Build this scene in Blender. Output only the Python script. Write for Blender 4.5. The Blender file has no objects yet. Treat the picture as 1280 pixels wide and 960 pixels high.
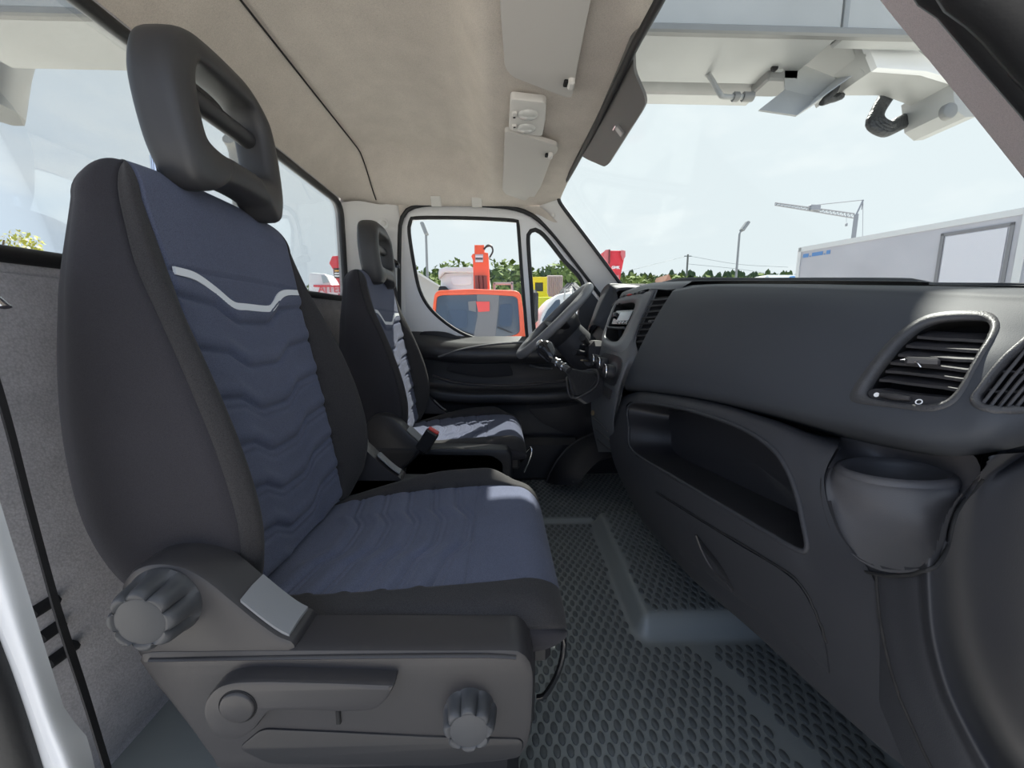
import bpy, math, random
import numpy as np
from mathutils import Vector, Matrix
from mathutils.geometry import tessellate_polygon
random.seed(7)
SC = bpy.context.scene
COL = SC.collection
PI = math.pi

# ------------------------------------------------------------------ camera
# X = forward in the vehicle, Y = across the cab towards the driver's door, Z = up from the cab floor (metres)
F = 481.0
PITCH = math.atan((480 - 409) / F)
YAW = math.atan((640 - 624) * math.cos(PITCH) / F)
CAM = np.array([0.0, 0.0, 0.82])
FW = np.array([math.sin(YAW) * math.cos(PITCH), math.cos(YAW) * math.cos(PITCH), -math.sin(PITCH)])
RT = np.array([math.cos(YAW), -math.sin(YAW), 0.0])
UP = np.cross(RT, FW)
cam_d = bpy.data.cameras.new('camera')
cam_d.sensor_width = 36.0
cam_d.lens = 36.0 * F / 1280.0
cam_d.clip_start = 0.01
cam_d.clip_end = 500
cam = bpy.data.objects.new('camera', cam_d)
COL.objects.link(cam)
mw = Matrix.Identity(4)
for i in range(3):
    mw[i][0] = RT[i]; mw[i][1] = UP[i]; mw[i][2] = -FW[i]; mw[i][3] = CAM[i]
cam.matrix_world = mw
SC.camera = cam

# ------------------------------------------------------------------ sky, sun, exposure
SUN_DIR = Vector((0.32, 0.715, 1.00)).normalized()      # towards the sun
world = bpy.data.worlds.new('sky'); SC.world = world; world.use_nodes = True
wt = world.node_tree; wt.nodes.clear()
wo = wt.nodes.new('ShaderNodeOutputWorld'); bg = wt.nodes.new('ShaderNodeBackground')
tc = wt.nodes.new('ShaderNodeTexCoord')
dot = wt.nodes.new('ShaderNodeVectorMath'); dot.operation = 'DOT_PRODUCT'; dot.inputs[1].default_value = SUN_DIR
rmp = wt.nodes.new('ShaderNodeMapRange'); rmp.inputs['From Min'].default_value = -0.5; rmp.inputs['From Max'].default_value = 0.7
mixs = wt.nodes.new('ShaderNodeMix'); mixs.data_type = 'RGBA'
mixs.inputs['A'].default_value = (0.405, 0.545, 0.83, 1); mixs.inputs['B'].default_value = (0.735, 0.78, 0.815, 1)
nz = wt.nodes.new('ShaderNodeTexNoise'); nz.inputs['Scale'].default_value = 5.0; nz.inputs['Detail'].default_value = 6
mpg = wt.nodes.new('ShaderNodeMapping'); mpg.inputs['Scale'].default_value = (1, 1, 2.6)
crm = wt.nodes.new('ShaderNodeMapRange'); crm.inputs['From Min'].default_value = 0.55; crm.inputs['From Max'].default_value = 0.80
crm.inputs['To Max'].default_value = 0.55
mixc = wt.nodes.new('ShaderNodeMix'); mixc.data_type = 'RGBA'; mixc.inputs['B'].default_value = (0.92, 0.92, 0.92, 1)
wt.links.new(tc.outputs['Generated'], dot.inputs[0]); wt.links.new(dot.outputs['Value'], rmp.inputs['Value'])
wt.links.new(rmp.outputs['Result'], mixs.inputs['Factor'])
wt.links.new(tc.outputs['Generated'], mpg.inputs['Vector']); wt.links.new(mpg.outputs['Vector'], nz.inputs['Vector'])
wt.links.new(nz.outputs['Fac'], crm.inputs['Value']); wt.links.new(crm.outputs['Result'], mixc.inputs['Factor'])
wt.links.new(mixs.outputs['Result'], mixc.inputs['A']); wt.links.new(mixc.outputs['Result'], bg.inputs['Color'])
bg.inputs['Strength'].default_value = 0.92
wt.links.new(bg.outputs['Background'], wo.inputs['Surface'])
sun_d = bpy.data.lights.new('sun', 'SUN'); sun_d.energy = 8.5; sun_d.angle = math.radians(0.8); sun_d.color = (1.0, 0.95, 0.87)
sun = bpy.data.objects.new('sun', sun_d); COL.objects.link(sun)
sun.rotation_euler = SUN_DIR.to_track_quat('Z', 'Y').to_euler()
sun.location = (3, 6, 8)
SC.view_settings.view_transform = 'Standard'; SC.view_settings.look = 'None'
SC.view_settings.exposure = 0.78; SC.view_settings.gamma = 1.0; SC.view_settings.use_curve_mapping = False

# ------------------------------------------------------------------ helpers
def at(px, py, X=None, Y=None, Z=None):
    """world point where the photograph's pixel meets the plane X=, Y= or Z="""
    d = FW + RT * ((px - 640) / F) + UP * ((480 - py) / F)
    if Y is not None: t = (Y - CAM[1]) / d[1]
    elif X is not None: t = (X - CAM[0]) / d[0]
    else: t = (Z - CAM[2]) / d[2]
    return CAM + d * t

def at_plane(px, py, P0, N):
    d = FW + RT * ((px - 640) / F) + UP * ((480 - py) / F)
    t = np.dot(np.array(P0) - CAM, N) / np.dot(d, N)
    return CAM + d * t

def proj(P):
    d = np.asarray(P, float) - CAM
    z = d @ FW
    return 640 + F * (d @ RT) / z, 480 - F * (d @ UP) / z

def catmull(pts, n, closed=False):
    """resample a polyline with a Catmull-Rom spline to n points, even in arc length"""
    P = np.array(pts, float)
    if closed: Q = np.vstack([P[-1], P, P[0], P[1]])
    else: Q = np.vstack([2 * P[0] - P[1], P, 2 * P[-1] - P[-2]])
    out = []
    m = 16
    segs = len(Q) - 3
    for i in range(segs):
        p0, p1, p2, p3 = Q[i:i + 4]
        for k in range(m):
            t = k / m
            out.append(0.5 * ((2 * p1) + (-p0 + p2) * t + (2 * p0 - 5 * p1 + 4 * p2 - p3) * t * t + (-p0 + 3 * p1 - 3 * p2 + p3) * t ** 3))
    out.append(Q[-2] if not closed else out[0])
    out = np.array(out)
    L = np.concatenate([[0], np.cumsum(np.linalg.norm(np.diff(out, axis=0), axis=1))])
    s = np.linspace(0, L[-1], n + 1 if closed else n)
    r = np.stack([np.interp(s, L, out[:, k]) for k in range(out.shape[1])], 1)
    return r[:-1] if closed else r

def catmull_seg(pts, counts):
    """Catmull-Rom with a fixed number of samples for each segment (keeps control points on known indices)"""
    P = np.array(pts, float)
    Q = np.vstack([2 * P[0] - P[1], P, 2 * P[-1] - P[-2]])
    out = []
    for i in range(len(P) - 1):
        p0, p1, p2, p3 = Q[i:i + 4]
        t = (np.arange(counts[i]) / counts[i])[:, None]
        out.append(0.5 * ((2 * p1) + (-p0 + p2) * t + (2 * p0 - 5 * p1 + 4 * p2 - p3) * t * t + (-p0 + 3 * p1 - 3 * p2 + p3) * t ** 3))
    out.append(P[-1:])
    return np.vstack(out)

def wloc(o):
    v = Vector((0, 0, 0))
    while o is not None:
        v += o.location; o = o.parent
    return v

def link(o, parent):
    COL.objects.link(o)
    if parent is not None: o.parent = parent
    return o

def mk(name, V, Fc, mat, parent=None, smooth=True, auto=None, kind=None):
    """one mesh object from world coordinates"""
    V = np.asarray(V, float)
    if parent is not None:
        V = V - np.array(wloc(parent))
    me = bpy.data.meshes.new(name)
    me.from_pydata(V.tolist(), [], [tuple(int(i) for i in f) for f in Fc])
    me.validate()
    if smooth:
        me.polygons.foreach_set('use_smooth', [True] * len(me.polygons))
        if auto:
            me.set_sharp_from_angle(angle=math.radians(auto))
    me.materials.append(mat)
    o = bpy.data.objects.new(name, me)
    link(o, parent)
    if kind: o['kind'] = kind
    return o

def thing(name, label, cat, loc=(0, 0, 0), group=None):
    o = bpy.data.objects.new(name, None)
    o.empty_display_size = 0.05
    COL.objects.link(o); o.location = loc
    o['label'] = label; o['category'] = cat
    if group: o['group'] = group
    return o

def tag(o, label, cat, group=None):
    o['label'] = label; o['category'] = cat
    if group: o['group'] = group
    return o

def struct(name, label=None, loc=(0, 0, 0)):
    o = bpy.data.objects.new(name, None); COL.objects.link(o); o.location = loc
    o['kind'] = 'structure'
    if label: o['label'] = label
    return o

def grid_faces(nr, nc, close_c=False, close_r=False, flip=False):
    fs = []
    for i in range(nr if close_r else nr - 1):
        for j in range(nc if close_c else nc - 1):
            a = i * nc + j; b = i * nc + (j + 1) % nc
            c = ((i + 1) % nr) * nc + (j + 1) % nc; d = ((i + 1) % nr) * nc + j
            fs.append((a, d, c, b) if flip else (a, b, c, d))
    return fs

def grid(name, G, mat, parent=None, flip=False, kind=None, close_c=False, skip=None, auto=None):
    nr, nc = G.shape[:2]
    fs = grid_faces(nr, nc, close_c=close_c, flip=flip)
    if skip is not None: fs = [f for f in fs if not skip(f)]
    return mk(name, G.reshape(-1, 3), fs, mat, parent, auto=auto, kind=kind)

def solid_grid(name, G, thick, mat, parent=None, direction=None, auto=50):
    """a sheet with thickness: G offset along -normal (or a given direction)"""
    nr, nc = G.shape[:2]
    if direction is None: H = G - normals(G) * thick
    else: H = G + np.array(direction) * thick
    V = np.vstack([G.reshape(-1, 3), H.reshape(-1, 3)])
    n = nr * nc
    fs = grid_faces(nr, nc) + [tuple(i + n for i in f[::-1]) for f in grid_faces(nr, nc)]
    ring = [j for j in range(nc)] + [i * nc + nc - 1 for i in range(1, nr)] + [(nr - 1) * nc + j for j in range(nc - 2, -1, -1)] + [i * nc for i in range(nr - 2, 0, -1)]
    for k in range(len(ring)):
        a, b = ring[k], ring[(k + 1) % len(ring)]
        fs.append((b, a, a + n, b + n))
    return mk(name, V, fs, mat, parent, auto=auto)

def normals(G):
    du = np.gradient(G, axis=0); dv = np.gradient(G, axis=1)
    N = np.cross(dv, du)
    return N / (np.linalg.norm(N, axis=2, keepdims=True) + 1e-12)

def loft(curves, n, m):
    """curves: list of polylines (world points); n samples along, m samples across"""
    R = [catmull(c, n) for c in curves]
    R = np.array(R)
    G = np.stack([catmull_fixed(R[:, j], m) for j in range(n)], 1)
    return G

def catmull_fixed(P, m):
    P = np.asarray(P)
    if len(P) == 2:
        t = np.linspace(0, 1, m)[:, None]
        return P[0] * (1 - t) + P[1] * t
    Q = np.vstack([2 * P[0] - P[1], P, 2 * P[-1] - P[-2]])
    out = []
    for k in range(m):
        s = k / (m - 1) * (len(P) - 1)
        i = min(int(s), len(P) - 2); t = s - i
        p0, p1, p2, p3 = Q[i:i + 4]
        out.append(0.5 * ((2 * p1) + (-p0 + p2) * t + (2 * p0 - 5 * p1 + 4 * p2 - p3) * t * t + (-p0 + 3 * p1 - 3 * p2 + p3) * t ** 3))
    return np.array(out)

def frame_tube(pts, closed=False):
    P = np.array(pts, float)
    if closed: T = np.roll(P, -1, 0) - np.roll(P, 1, 0)
    else: T = np.gradient(P, axis=0)
    T /= np.linalg.norm(T, axis=1, keepdims=True) + 1e-12
    up = np.array([0, 0, 1.0])
    if abs(T[0] @ up) > 0.9: up = np.array([1.0, 0, 0])
    A = []; a = np.cross(T[0], up); a /= np.linalg.norm(a)
    for t in T:
        a = a - t * (a @ t); a /= np.linalg.norm(a) + 1e-12
        A.append(a.copy())
    A = np.array(A); B = np.cross(T, A)
    return P, A, B

def tube_vf(pts, r, n=8, closed=False, caps=True, flat=1.0):
    P, A, B = frame_tube(pts, closed)
    r = np.asarray(r, float)
    r = np.full(len(P), float(r)) if r.ndim == 0 else np.interp(np.linspace(0, 1, len(P)), np.linspace(0, 1, len(r)), r)
    an = np.linspace(0, 2 * PI, n, endpoint=False)
    V = P[:, None] + (A[:, None] * np.cos(an)[None, :, None] + B[:, None] * np.sin(an)[None, :, None] * flat) * r[:, None, None]
    fs = grid_faces(len(P), n, close_c=True, close_r=closed)
    V = V.reshape(-1, 3)
    if caps and not closed:
        fs.append(tuple(range(n))); fs.append(tuple((len(P) - 1) * n + k for k in range(n - 1, -1, -1)))
    return V, fs

def tube(name, pts, r, mat, parent=None, n=8, closed=False, flat=1.0, samples=None):
    if samples: pts = catmull(pts, samples, closed)
    V, fs = tube_vf(pts, r, n, closed, True, flat)
    return mk(name, V, fs, mat, parent, auto=60)

def join(parts):
    V = []; Fs = []; o = 0
    for v, f in parts:
        v = np.asarray(v); V.append(v); Fs += [tuple(i + o for i in q) for q in f]; o += len(v)
    return np.vstack(V), Fs

def box_vf(c, s, bev=0.0, rz=0.0, M=None):
    """box with chamfered edges: centre c, full sizes s"""
    hx, hy, hz = [k / 2 for k in s]
    b = min(bev, hx * .95, hy * .95, hz * .95)
    if b <= 0:
        V = np.array([(x, y, z) for x in (-hx, hx) for y in (-hy, hy) for z in (-hz, hz)])
        fs = [(0, 1, 3, 2), (4, 6, 7, 5), (0, 4, 5, 1), (2, 3, 7, 6), (0, 2, 6, 4), (1, 5, 7, 3)]
    else:
        V = []; idx = {}
        for sx in (-1, 1):
            for sy in (-1, 1):
                for sz in (-1, 1):
                    for ax in range(3):
                        p = [sx * (hx - b), sy * (hy - b), sz * (hz - b)]
                        p[ax] = (sx * hx, sy * hy, sz * hz)[ax]
                        idx[(sx, sy, sz, ax)] = len(V); V.append(p)
        V = np.array(V); fs = []
        for ax in range(3):
            o1, o2 = [k for k in range(3) if k != ax]
            for s_ in (-1, 1):
                q = []
                for a_, b_ in ((-1, -1), (1, -1), (1, 1), (-1, 1)):
                    k = [0, 0, 0]; k[ax] = s_; k[o1] = a_; k[o2] = b_
                    q.append(idx[(k[0], k[1], k[2], ax)])
                if (s_ > 0) == (ax == 1): q = q[::-1]
                fs.append(tuple(q))
            for a_ in (-1, 1):
                for b_ in (-1, 1):
                    k1 = [0, 0, 0]; k2 = [0, 0, 0]
                    k1[o1] = k2[o1] = a_; k1[o2] = k2[o2] = b_; k1[ax] = -1; k2[ax] = 1
                    fs.append((idx[(*k1, o1)], idx[(*k2, o1)], idx[(*k2, o2)], idx[(*k1, o2)]))
        for sx in (-1, 1):
            for sy in (-1, 1):
                for sz in (-1, 1):
                    fs.append(tuple(idx[(sx, sy, sz, a_)] for a_ in range(3)))
    if M is not None: V = V @ np.array(M).T
    if rz:
        c_, s__ = math.cos(rz), math.sin(rz)
        V = np.stack([V[:, 0] * c_ - V[:, 1] * s__, V[:, 0] * s__ + V[:, 1] * c_, V[:, 2]], 1)
    return V + np.array(c), fs

def fix_normals(o):
    import bmesh
    bm = bmesh.new(); bm.from_mesh(o.data)
    bmesh.ops.recalc_face_normals(bm, faces=bm.faces)
    bm.to_mesh(o.data); bm.free()
    return o

def box(name, c, s, mat, parent=None, bev=0.004, rz=0.0, M=None):
    V, fs = box_vf(c, s, bev, rz, M)
    return fix_normals(mk(name, V, fs, mat, parent, smooth=False))

def offset_poly(P, d):
    P = np.array(P, float); n = len(P)
    area = 0.5 * np.sum(P[:, 0] * np.roll(P[:, 1], -1) - np.roll(P[:, 0], -1) * P[:, 1])
    e = np.roll(P, -1, 0) - P
    e /= np.linalg.norm(e, axis=1, keepdims=True) + 1e-12
    nn = np.stack([e[:, 1], -e[:, 0]], 1) * (1 if area > 0 else -1)     # outward
    m = nn + np.roll(nn, 1, 0)
    m /= np.linalg.norm(m, axis=1, keepdims=True) + 1e-12
    return P + m * d

def prism_vf(outline, holes, to3, t0, t1, bev=0.0, bsteps=2):
    """plate with holes: 2-D outline mapped by to3(a, b, t); t0 = visible side, t1 = back side; bevel on the t0 rim"""
    loops = [np.array(outline, float)] + [np.array(h, float) for h in holes]
    V = []; fs = []; tops = []
    sgn = 1 if t1 > t0 else -1
    def area(P): return 0.5 * np.sum(P[:, 0] * np.roll(P[:, 1], -1) - np.roll(P[:, 0], -1) * P[:, 1])
    for li, Lp in enumerate(loops):
        n = len(Lp)
        rings = []
        if bev > 0:
            for k in range(bsteps + 1):
                a = PI / 2 * k / bsteps
                ins = bev * (1 - math.sin(a)); dep = bev * (1 - math.cos(a))
                rings.append((offset_poly(Lp, -ins if li == 0 else ins), t0 + sgn * dep))
        else: rings.append((Lp, t0))
        rings.append((Lp, t1))
        base = len(V)
        for R, t in rings:
            V += [to3(p[0], p[1], t) for p in R]
        for k in range(len(rings) - 1):
            for i in range(n):
                j = (i + 1) % n
                fs.append((base + k * n + i, base + k * n + j, base + (k + 1) * n + j, base + (k + 1) * n + i))
        tops.append((base, n, base + (len(rings) - 1) * n))
    for which in (0, 2):
        idx = []
        polys = []
        for ti, (b0, n, b1) in enumerate(tops):
            st = b0 if which == 0 else b1
            src = loops[ti] if which == 2 or bev <= 0 else offset_poly(loops[ti], -bev if ti == 0 else bev)
            polys.append([Vector((p[0], p[1], 0)) for p in src]); idx += [st + i for i in range(n)]
        for tri in tessellate_polygon(polys):
            fs.append(tuple(idx[i] for i in tri))
    return np.array(V), fs

def prism(name, outline, to3, t0, t1, mat, parent=None, holes=(), bev=0.0, auto=35):
    V, fs = prism_vf(outline, holes, to3, t0, t1, bev)
    o = mk(name, V, fs, mat, parent, smooth=True)
    fix_normals(o)
    o.data.set_sharp_from_angle(angle=math.radians(auto))
    return o

XZ = lambda a, b, t: (a, t, b)          # outline in X,Z, thickness along Y
YZ = lambda a, b, t: (t, a, b)
XY = lambda a, b, t: (a, b, t)

def rpoly(pts, r=None, n=40):
    """closed smooth outline through points"""
    return catmull(pts, n, closed=True)

def rounded(pts, r, k=5):
    """polygon with rounded corners (radius r or a list)"""
    P = [np.array(p, float) for p in pts]; out = []
    n = len(P)
    for i in range(n):
        a, b, c = P[i - 1], P[i], P[(i + 1) % n]
        ri = r[i] if hasattr(r, '__len__') else r
        u = (a - b); v = (c - b); lu = np.linalg.norm(u); lv = np.linalg.norm(v)
        d = min(ri, lu * .45, lv * .45)
        p, q = b + u / lu * d, b + v / lv * d
        for s in range(k + 1):
            t = s / k
            out.append((1 - t) ** 2 * p + 2 * t * (1 - t) * b + t * t * q)
    return np.array(out)

def disc_vf(c, axis, r, h, n=24, bev=0.0):
    """short cylinder from c along axis, with a bevelled far edge"""
    ax = np.array(axis, float); ax /= np.linalg.norm(ax)
    up = np.array([0, 0, 1.0]) if abs(ax[2]) < 0.9 else np.array([1.0, 0, 0])
    A = np.cross(ax, up); A /= np.linalg.norm(A); B = np.cross(ax, A)
    prof = [(r, 0), (r, h - bev), (r - bev * .35, h - bev * .35), (r - bev, h)] if bev > 0 else [(r, 0), (r, h)]
    an = np.linspace(0, 2 * PI, n, endpoint=False)
    V = []; 
    for rr, hh in prof:
        for a in an: V.append(np.array(c) + ax * hh + (A * math.cos(a) + B * math.sin(a)) * rr)
    fs = grid_faces(len(prof), n, close_c=True)
    fs.append(tuple(range(n))); fs.append(tuple((len(prof) - 1) * n + k for k in range(n - 1, -1, -1)))
    return np.array(V), fs

def disc(name, c, axis, r, h, mat, parent=None, n=24, bev=0.0):
    V, fs = disc_vf(c, axis, r, h, n, bev)
    o = fix_normals(mk(name, V, fs, mat, parent)); o.data.set_sharp_from_angle(angle=math.radians(40))
    return o

def lathe_vf(c, axis, prof, n=24):
    ax = np.array(axis, float); ax /= np.linalg.norm(ax)
    up = np.array([0, 0, 1.0]) if abs(ax[2]) < 0.9 else np.array([1.0, 0, 0])
    A = np.cross(ax, up); A /= np.linalg.norm(A); B = np.cross(ax, A)
    an = np.linspace(0, 2 * PI, n, endpoint=False); V = []
    for rr, hh in prof:
        for a in an: V.append(np.array(c) + ax * hh + (A * math.cos(a) + B * math.sin(a)) * rr)
    return np.array(V), grid_faces(len(prof), n, close_c=True)

def lathe(name, c, axis, prof, mat, parent=None, n=24, auto=50):
    V, fs = lathe_vf(c, axis, prof, n)
    o = fix_normals(mk(name, V, fs, mat, parent)); o.data.set_sharp_from_angle(angle=math.radians(auto))
    return o

def ssm(x):
    x = np.clip(x, 0, 1); return x * x * (3 - 2 * x)

# ------------------------------------------------------------------ materials
def mat(name, col, rough=0.6, metal=0.0, bump=None, var=None, spec=0.5, sheen=0.0, weave=None, coat=0.0):
    """bump=(scale,strength,distance)  var=(scale, amount)  weave=(scale, amount)"""
    m = bpy.data.materials.new(name); m.use_nodes = True
    t = m.node_tree; b = t.nodes['Principled BSDF']
    b.inputs['Base Color'].default_value = (*col, 1); b.inputs['Roughness'].default_value = rough
    b.inputs['Metallic'].default_value = metal; b.inputs['Specular IOR Level'].default_value = spec
    if sheen: b.inputs['Sheen Weight'].default_value = sheen
    if coat: b.inputs['Coat Weight'].default_value = coat
    co = t.nodes.new('ShaderNodeTexCoord')
    src = None
    if weave:
        vo = t.nodes.new('ShaderNodeTexVoronoi'); vo.inputs['Scale'].default_value = weave[0]
        t.links.new(co.outputs['Object'], vo.inputs['Vector'])
        nn = t.nodes.new('ShaderNodeTexNoise'); nn.inputs['Scale'].default_value = weave[0] * .6; nn.inputs['Detail'].default_value = 2
        t.links.new(co.outputs['Object'], nn.inputs['Vector'])
        ad = t.nodes.new('ShaderNodeMath'); ad.operation = 'ADD'
        t.links.new(vo.outputs['Distance'], ad.inputs[0]); t.links.new(nn.outputs['Fac'], ad.inputs[1])
        mr = t.nodes.new('ShaderNodeMapRange'); mr.inputs['From Min'].default_value = .5; mr.inputs['From Max'].default_value = 1.5
        mr.inputs['To Min'].default_value = 1 + weave[1]; mr.inputs['To Max'].default_value = 1 - weave[1]
        t.links.new(ad.outputs[0], mr.inputs['Value'])
        src = mr.outputs['Result']
        bp = t.nodes.new('ShaderNodeBump'); bp.inputs['Strength'].default_value = .35; bp.inputs['Distance'].default_value = .0006
        t.links.new(ad.outputs[0], bp.inputs['Height']); bp.invert = True
        t.links.new(bp.outputs['Normal'], b.inputs['Normal'])
    if var:
        n2 = t.nodes.new('ShaderNodeTexNoise'); n2.inputs['Scale'].default_value = var[0]; n2.inputs['Detail'].default_value = 4
        t.links.new(co.outputs['Object'], n2.inputs['Vector'])
        mr2 = t.nodes.new('ShaderNodeMapRange'); mr2.inputs['From Min'].default_value = .3; mr2.inputs['From Max'].default_value = .7
        mr2.inputs['To Min'].default_value = 1 - var[1]; mr2.inputs['To Max'].default_value = 1 + var[1]
        t.links.new(n2.outputs['Fac'], mr2.inputs['Value'])
        if src is None: src = mr2.outputs['Result']
        else:
            mu = t.nodes.new('ShaderNodeMath'); mu.operation = 'MULTIPLY'
            t.links.new(src, mu.inputs[0]); t.links.new(mr2.outputs['Result'], mu.inputs[1]); src = mu.outputs[0]
    if src is not None:
        vm = t.nodes.new('ShaderNodeVectorMath'); vm.operation = 'SCALE'; vm.inputs[0].default_value = col
        t.links.new(src, vm.inputs['Scale']); t.links.new(vm.outputs['Vector'], b.inputs['Base Color'])
    if bump and not weave:
        n1 = t.nodes.new('ShaderNodeTexNoise'); n1.inputs['Scale'].default_value = bump[0]; n1.inputs['Detail'].default_value = 2
        t.links.new(co.outputs['Object'], n1.inputs['Vector'])
        bp = t.nodes.new('ShaderNodeBump'); bp.inputs['Strength'].default_value = bump[1]; bp.inputs['Distance'].default_value = bump[2]
        t.links.new(n1.outputs['Fac'], bp.inputs['Height']); t.links.new(bp.outputs['Normal'], b.inputs['Normal'])
    return m

def glass_mat(name, tint, refl=1.45, amt=.35):
    m = bpy.data.materials.new(name); m.use_nodes = True
    t = m.node_tree; t.nodes.clear()
    o = t.nodes.new('ShaderNodeOutputMaterial'); mx = t.nodes.new('ShaderNodeMixShader')
    tr = t.nodes.new('ShaderNodeBsdfTransparent'); tr.inputs['Color'].default_value = (*tint, 1)
    gl = t.nodes.new('ShaderNodeBsdfGlossy'); gl.inputs['Roughness'].default_value = 0.0; gl.inputs['Color'].default_value = (.9, .9, .9, 1)
    fr = t.nodes.new('ShaderNodeFresnel'); fr.inputs['IOR'].default_value = refl
    mu = t.nodes.new('ShaderNodeMath'); mu.operation = 'MULTIPLY'; mu.inputs[1].default_value = amt
    t.links.new(fr.outputs[0], mu.inputs[0]); t.links.new(mu.outputs[0], mx.inputs['Fac'])
    t.links.new(tr.outputs[0], mx.inputs[1]); t.links.new(gl.outputs[0], mx.inputs[2])
    t.links.new(mx.outputs[0], o.inputs['Surface'])
    return m

GLASS = glass_mat('window_glass', (.83, .855, .85))
WS_GLASS = glass_mat('windscreen_glass', (.83, .855, .85), 1.2, .03)
TRUCK_GLASS = mat('dark_truck_glass', (.055, .075, .105), .12, spec=.7)
BLUE = mat('blue_woven_fabric', (.098, .110, .165), .9, weave=(1300, .45), var=(9, .06), sheen=.12, spec=.2)
DARK = mat('charcoal_fabric', (.036, .034, .039), .9, weave=(1700, .3), var=(8, .06), sheen=.08, spec=.2)
RIBBED = mat('charcoal_ribbed_fabric', (.040, .038, .039), .9, weave=(1100, .38), sheen=.08, spec=.2)
WHITE_TRIM = mat('white_trim', (.80, .82, .84), .45, bump=(300, .1, .001))
PLASTIC = mat('charcoal_plastic', (.036, .034, .036), .42, bump=(900, .18, .0006), spec=.45)
PLASTIC_D = mat('black_plastic', (.020, .020, .023), .45, bump=(900, .18, .0006), spec=.4)
KNOB = mat('grey_knob_plastic', (.055, .057, .062), .5, bump=(1200, .1, .0005))
SILVER = mat('satin_grey_bracket', (.22, .225, .235), .42, bump=(700, .15, .0006))
HEADREST = mat('headrest_foam', (.042, .041, .042), .48, bump=(1400, .15, .0004), spec=.5)
DASH = mat('dash_plastic', (.041, .045, .053), .60, bump=(1100, .22, .0007), spec=.28, var=(6, .05))
DASH_R = mat('dash_plastic_ribbed', (.040, .040, .043), .48, bump=(700, .45, .0011), spec=.45)
DASH_L = mat('dash_lower_plastic', (.031, .032, .037), .55, bump=(900, .25, .0008), spec=.3)
DASH_P = mat('cup_holder_plastic', (.075, .073, .078), .46, bump=(900, .25, .0008), spec=.45)
STACK = mat('centre_stack_plastic', (.080, .083, .090), .48, bump=(1100, .2, .0007), spec=.45)
STACK_L = mat('bezel_grey', (.125, .130, .138), .42, bump=(1200, .12, .0005))
GAP = mat('panel_gap', (.008, .008, .009), .8)
BLACK = mat('black_rubber', (.014, .014, .015), .55, bump=(300, .2, .001))
GLOSS_BLACK = mat('gloss_black', (.012, .012, .014), .15)
CHROME = mat('chrome', (.75, .76, .78), .18, metal=1.0)
RUBBER = mat('rubber_mat', (.23, .248, .245), .36, bump=(500, .25, .0008), spec=.55)
STUD = mat('rubber_stud', (.105, .114, .116), .45, bump=(700, .15, .0006), spec=.5)
HEADLINER = mat('headliner_cloth', (.585, .53, .475), .95, weave=(500, .12), var=(14, .05), spec=.1)
PANEL_CLOTH = mat('grey_panel_cloth', (.48, .465, .475), .95, weave=(300, .16), var=(22, .09), spec=.1)
VISOR = mat('visor_vinyl', (.54, .515, .485), .7, bump=(900, .15, .0006))
CREAM = mat('cream_plastic', (.64, .62, .59), .5)
PILLAR = mat('pillar_plastic', (.72, .71, .70), .6, bump=(900, .15, .0006))
PAINT = mat('white_paint', (.74, .75, .765), .3, spec=.5)
PAINT_BODY = mat('body_paint_grey_white', (.78, .78, .785), .32, spec=.5)
BELT = mat('belt_webbing', (.045, .043, .044), .8, weave=(900, .3))
RED_PLASTIC = mat('red_plastic', (.65, .06, .05), .4)
WHITE_PRINT = mat('white_print', (.85, .85, .86), .5)

# ================================================================== THE CAB SHELL
YM = 1.22                       # middle of the cab
# ---- ground outside
GZ = -0.86
m_ground = mat('yard_paving', (.55, .535, .51), .9, bump=(30, .3, .01), var=(1.3, .12))
o = mk('ground', [(-150, -60, GZ), (150, -60, GZ), (150, 150, GZ), (-150, 150, GZ)], [(0, 1, 2, 3)], m_ground, smooth=False)
o['kind'] = 'structure'; o['label'] = 'pale paved yard outside the cab'

# ---- floor with rubber mat
floor = struct('floor', 'black rubber mat with raised oval studs on the cab floor')
def floor_z(x, y):
    """height of the rubber floor: flat, with a raised centre block and a toe board"""
    b = ssm((x - (.352 + .05 * (y - .90))) / .045) * ssm((y - .885) / .05)          # block in front of the centre
    fall = 1 - ssm((y - 1.50) / .03)
    z = .052 * b * fall
    z = z + .30 * np.clip(x - .74, 0, 1) * (1 - b) * 1.4 + .20 * np.clip(x - .80, 0, 1) * b
    z = z + .012 * ssm((y - 1.515) / .02)
    return z
xs = np.linspace(-.75, 1.05, 181); ys = np.linspace(.30, 2.06, 200)
GX, GY = np.meshgrid(xs, ys, indexing='ij')
G = np.stack([GX, GY, floor_z(GX, GY)], 2)
grid('mat_surface', G, RUBBER, floor, flip=False)
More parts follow.
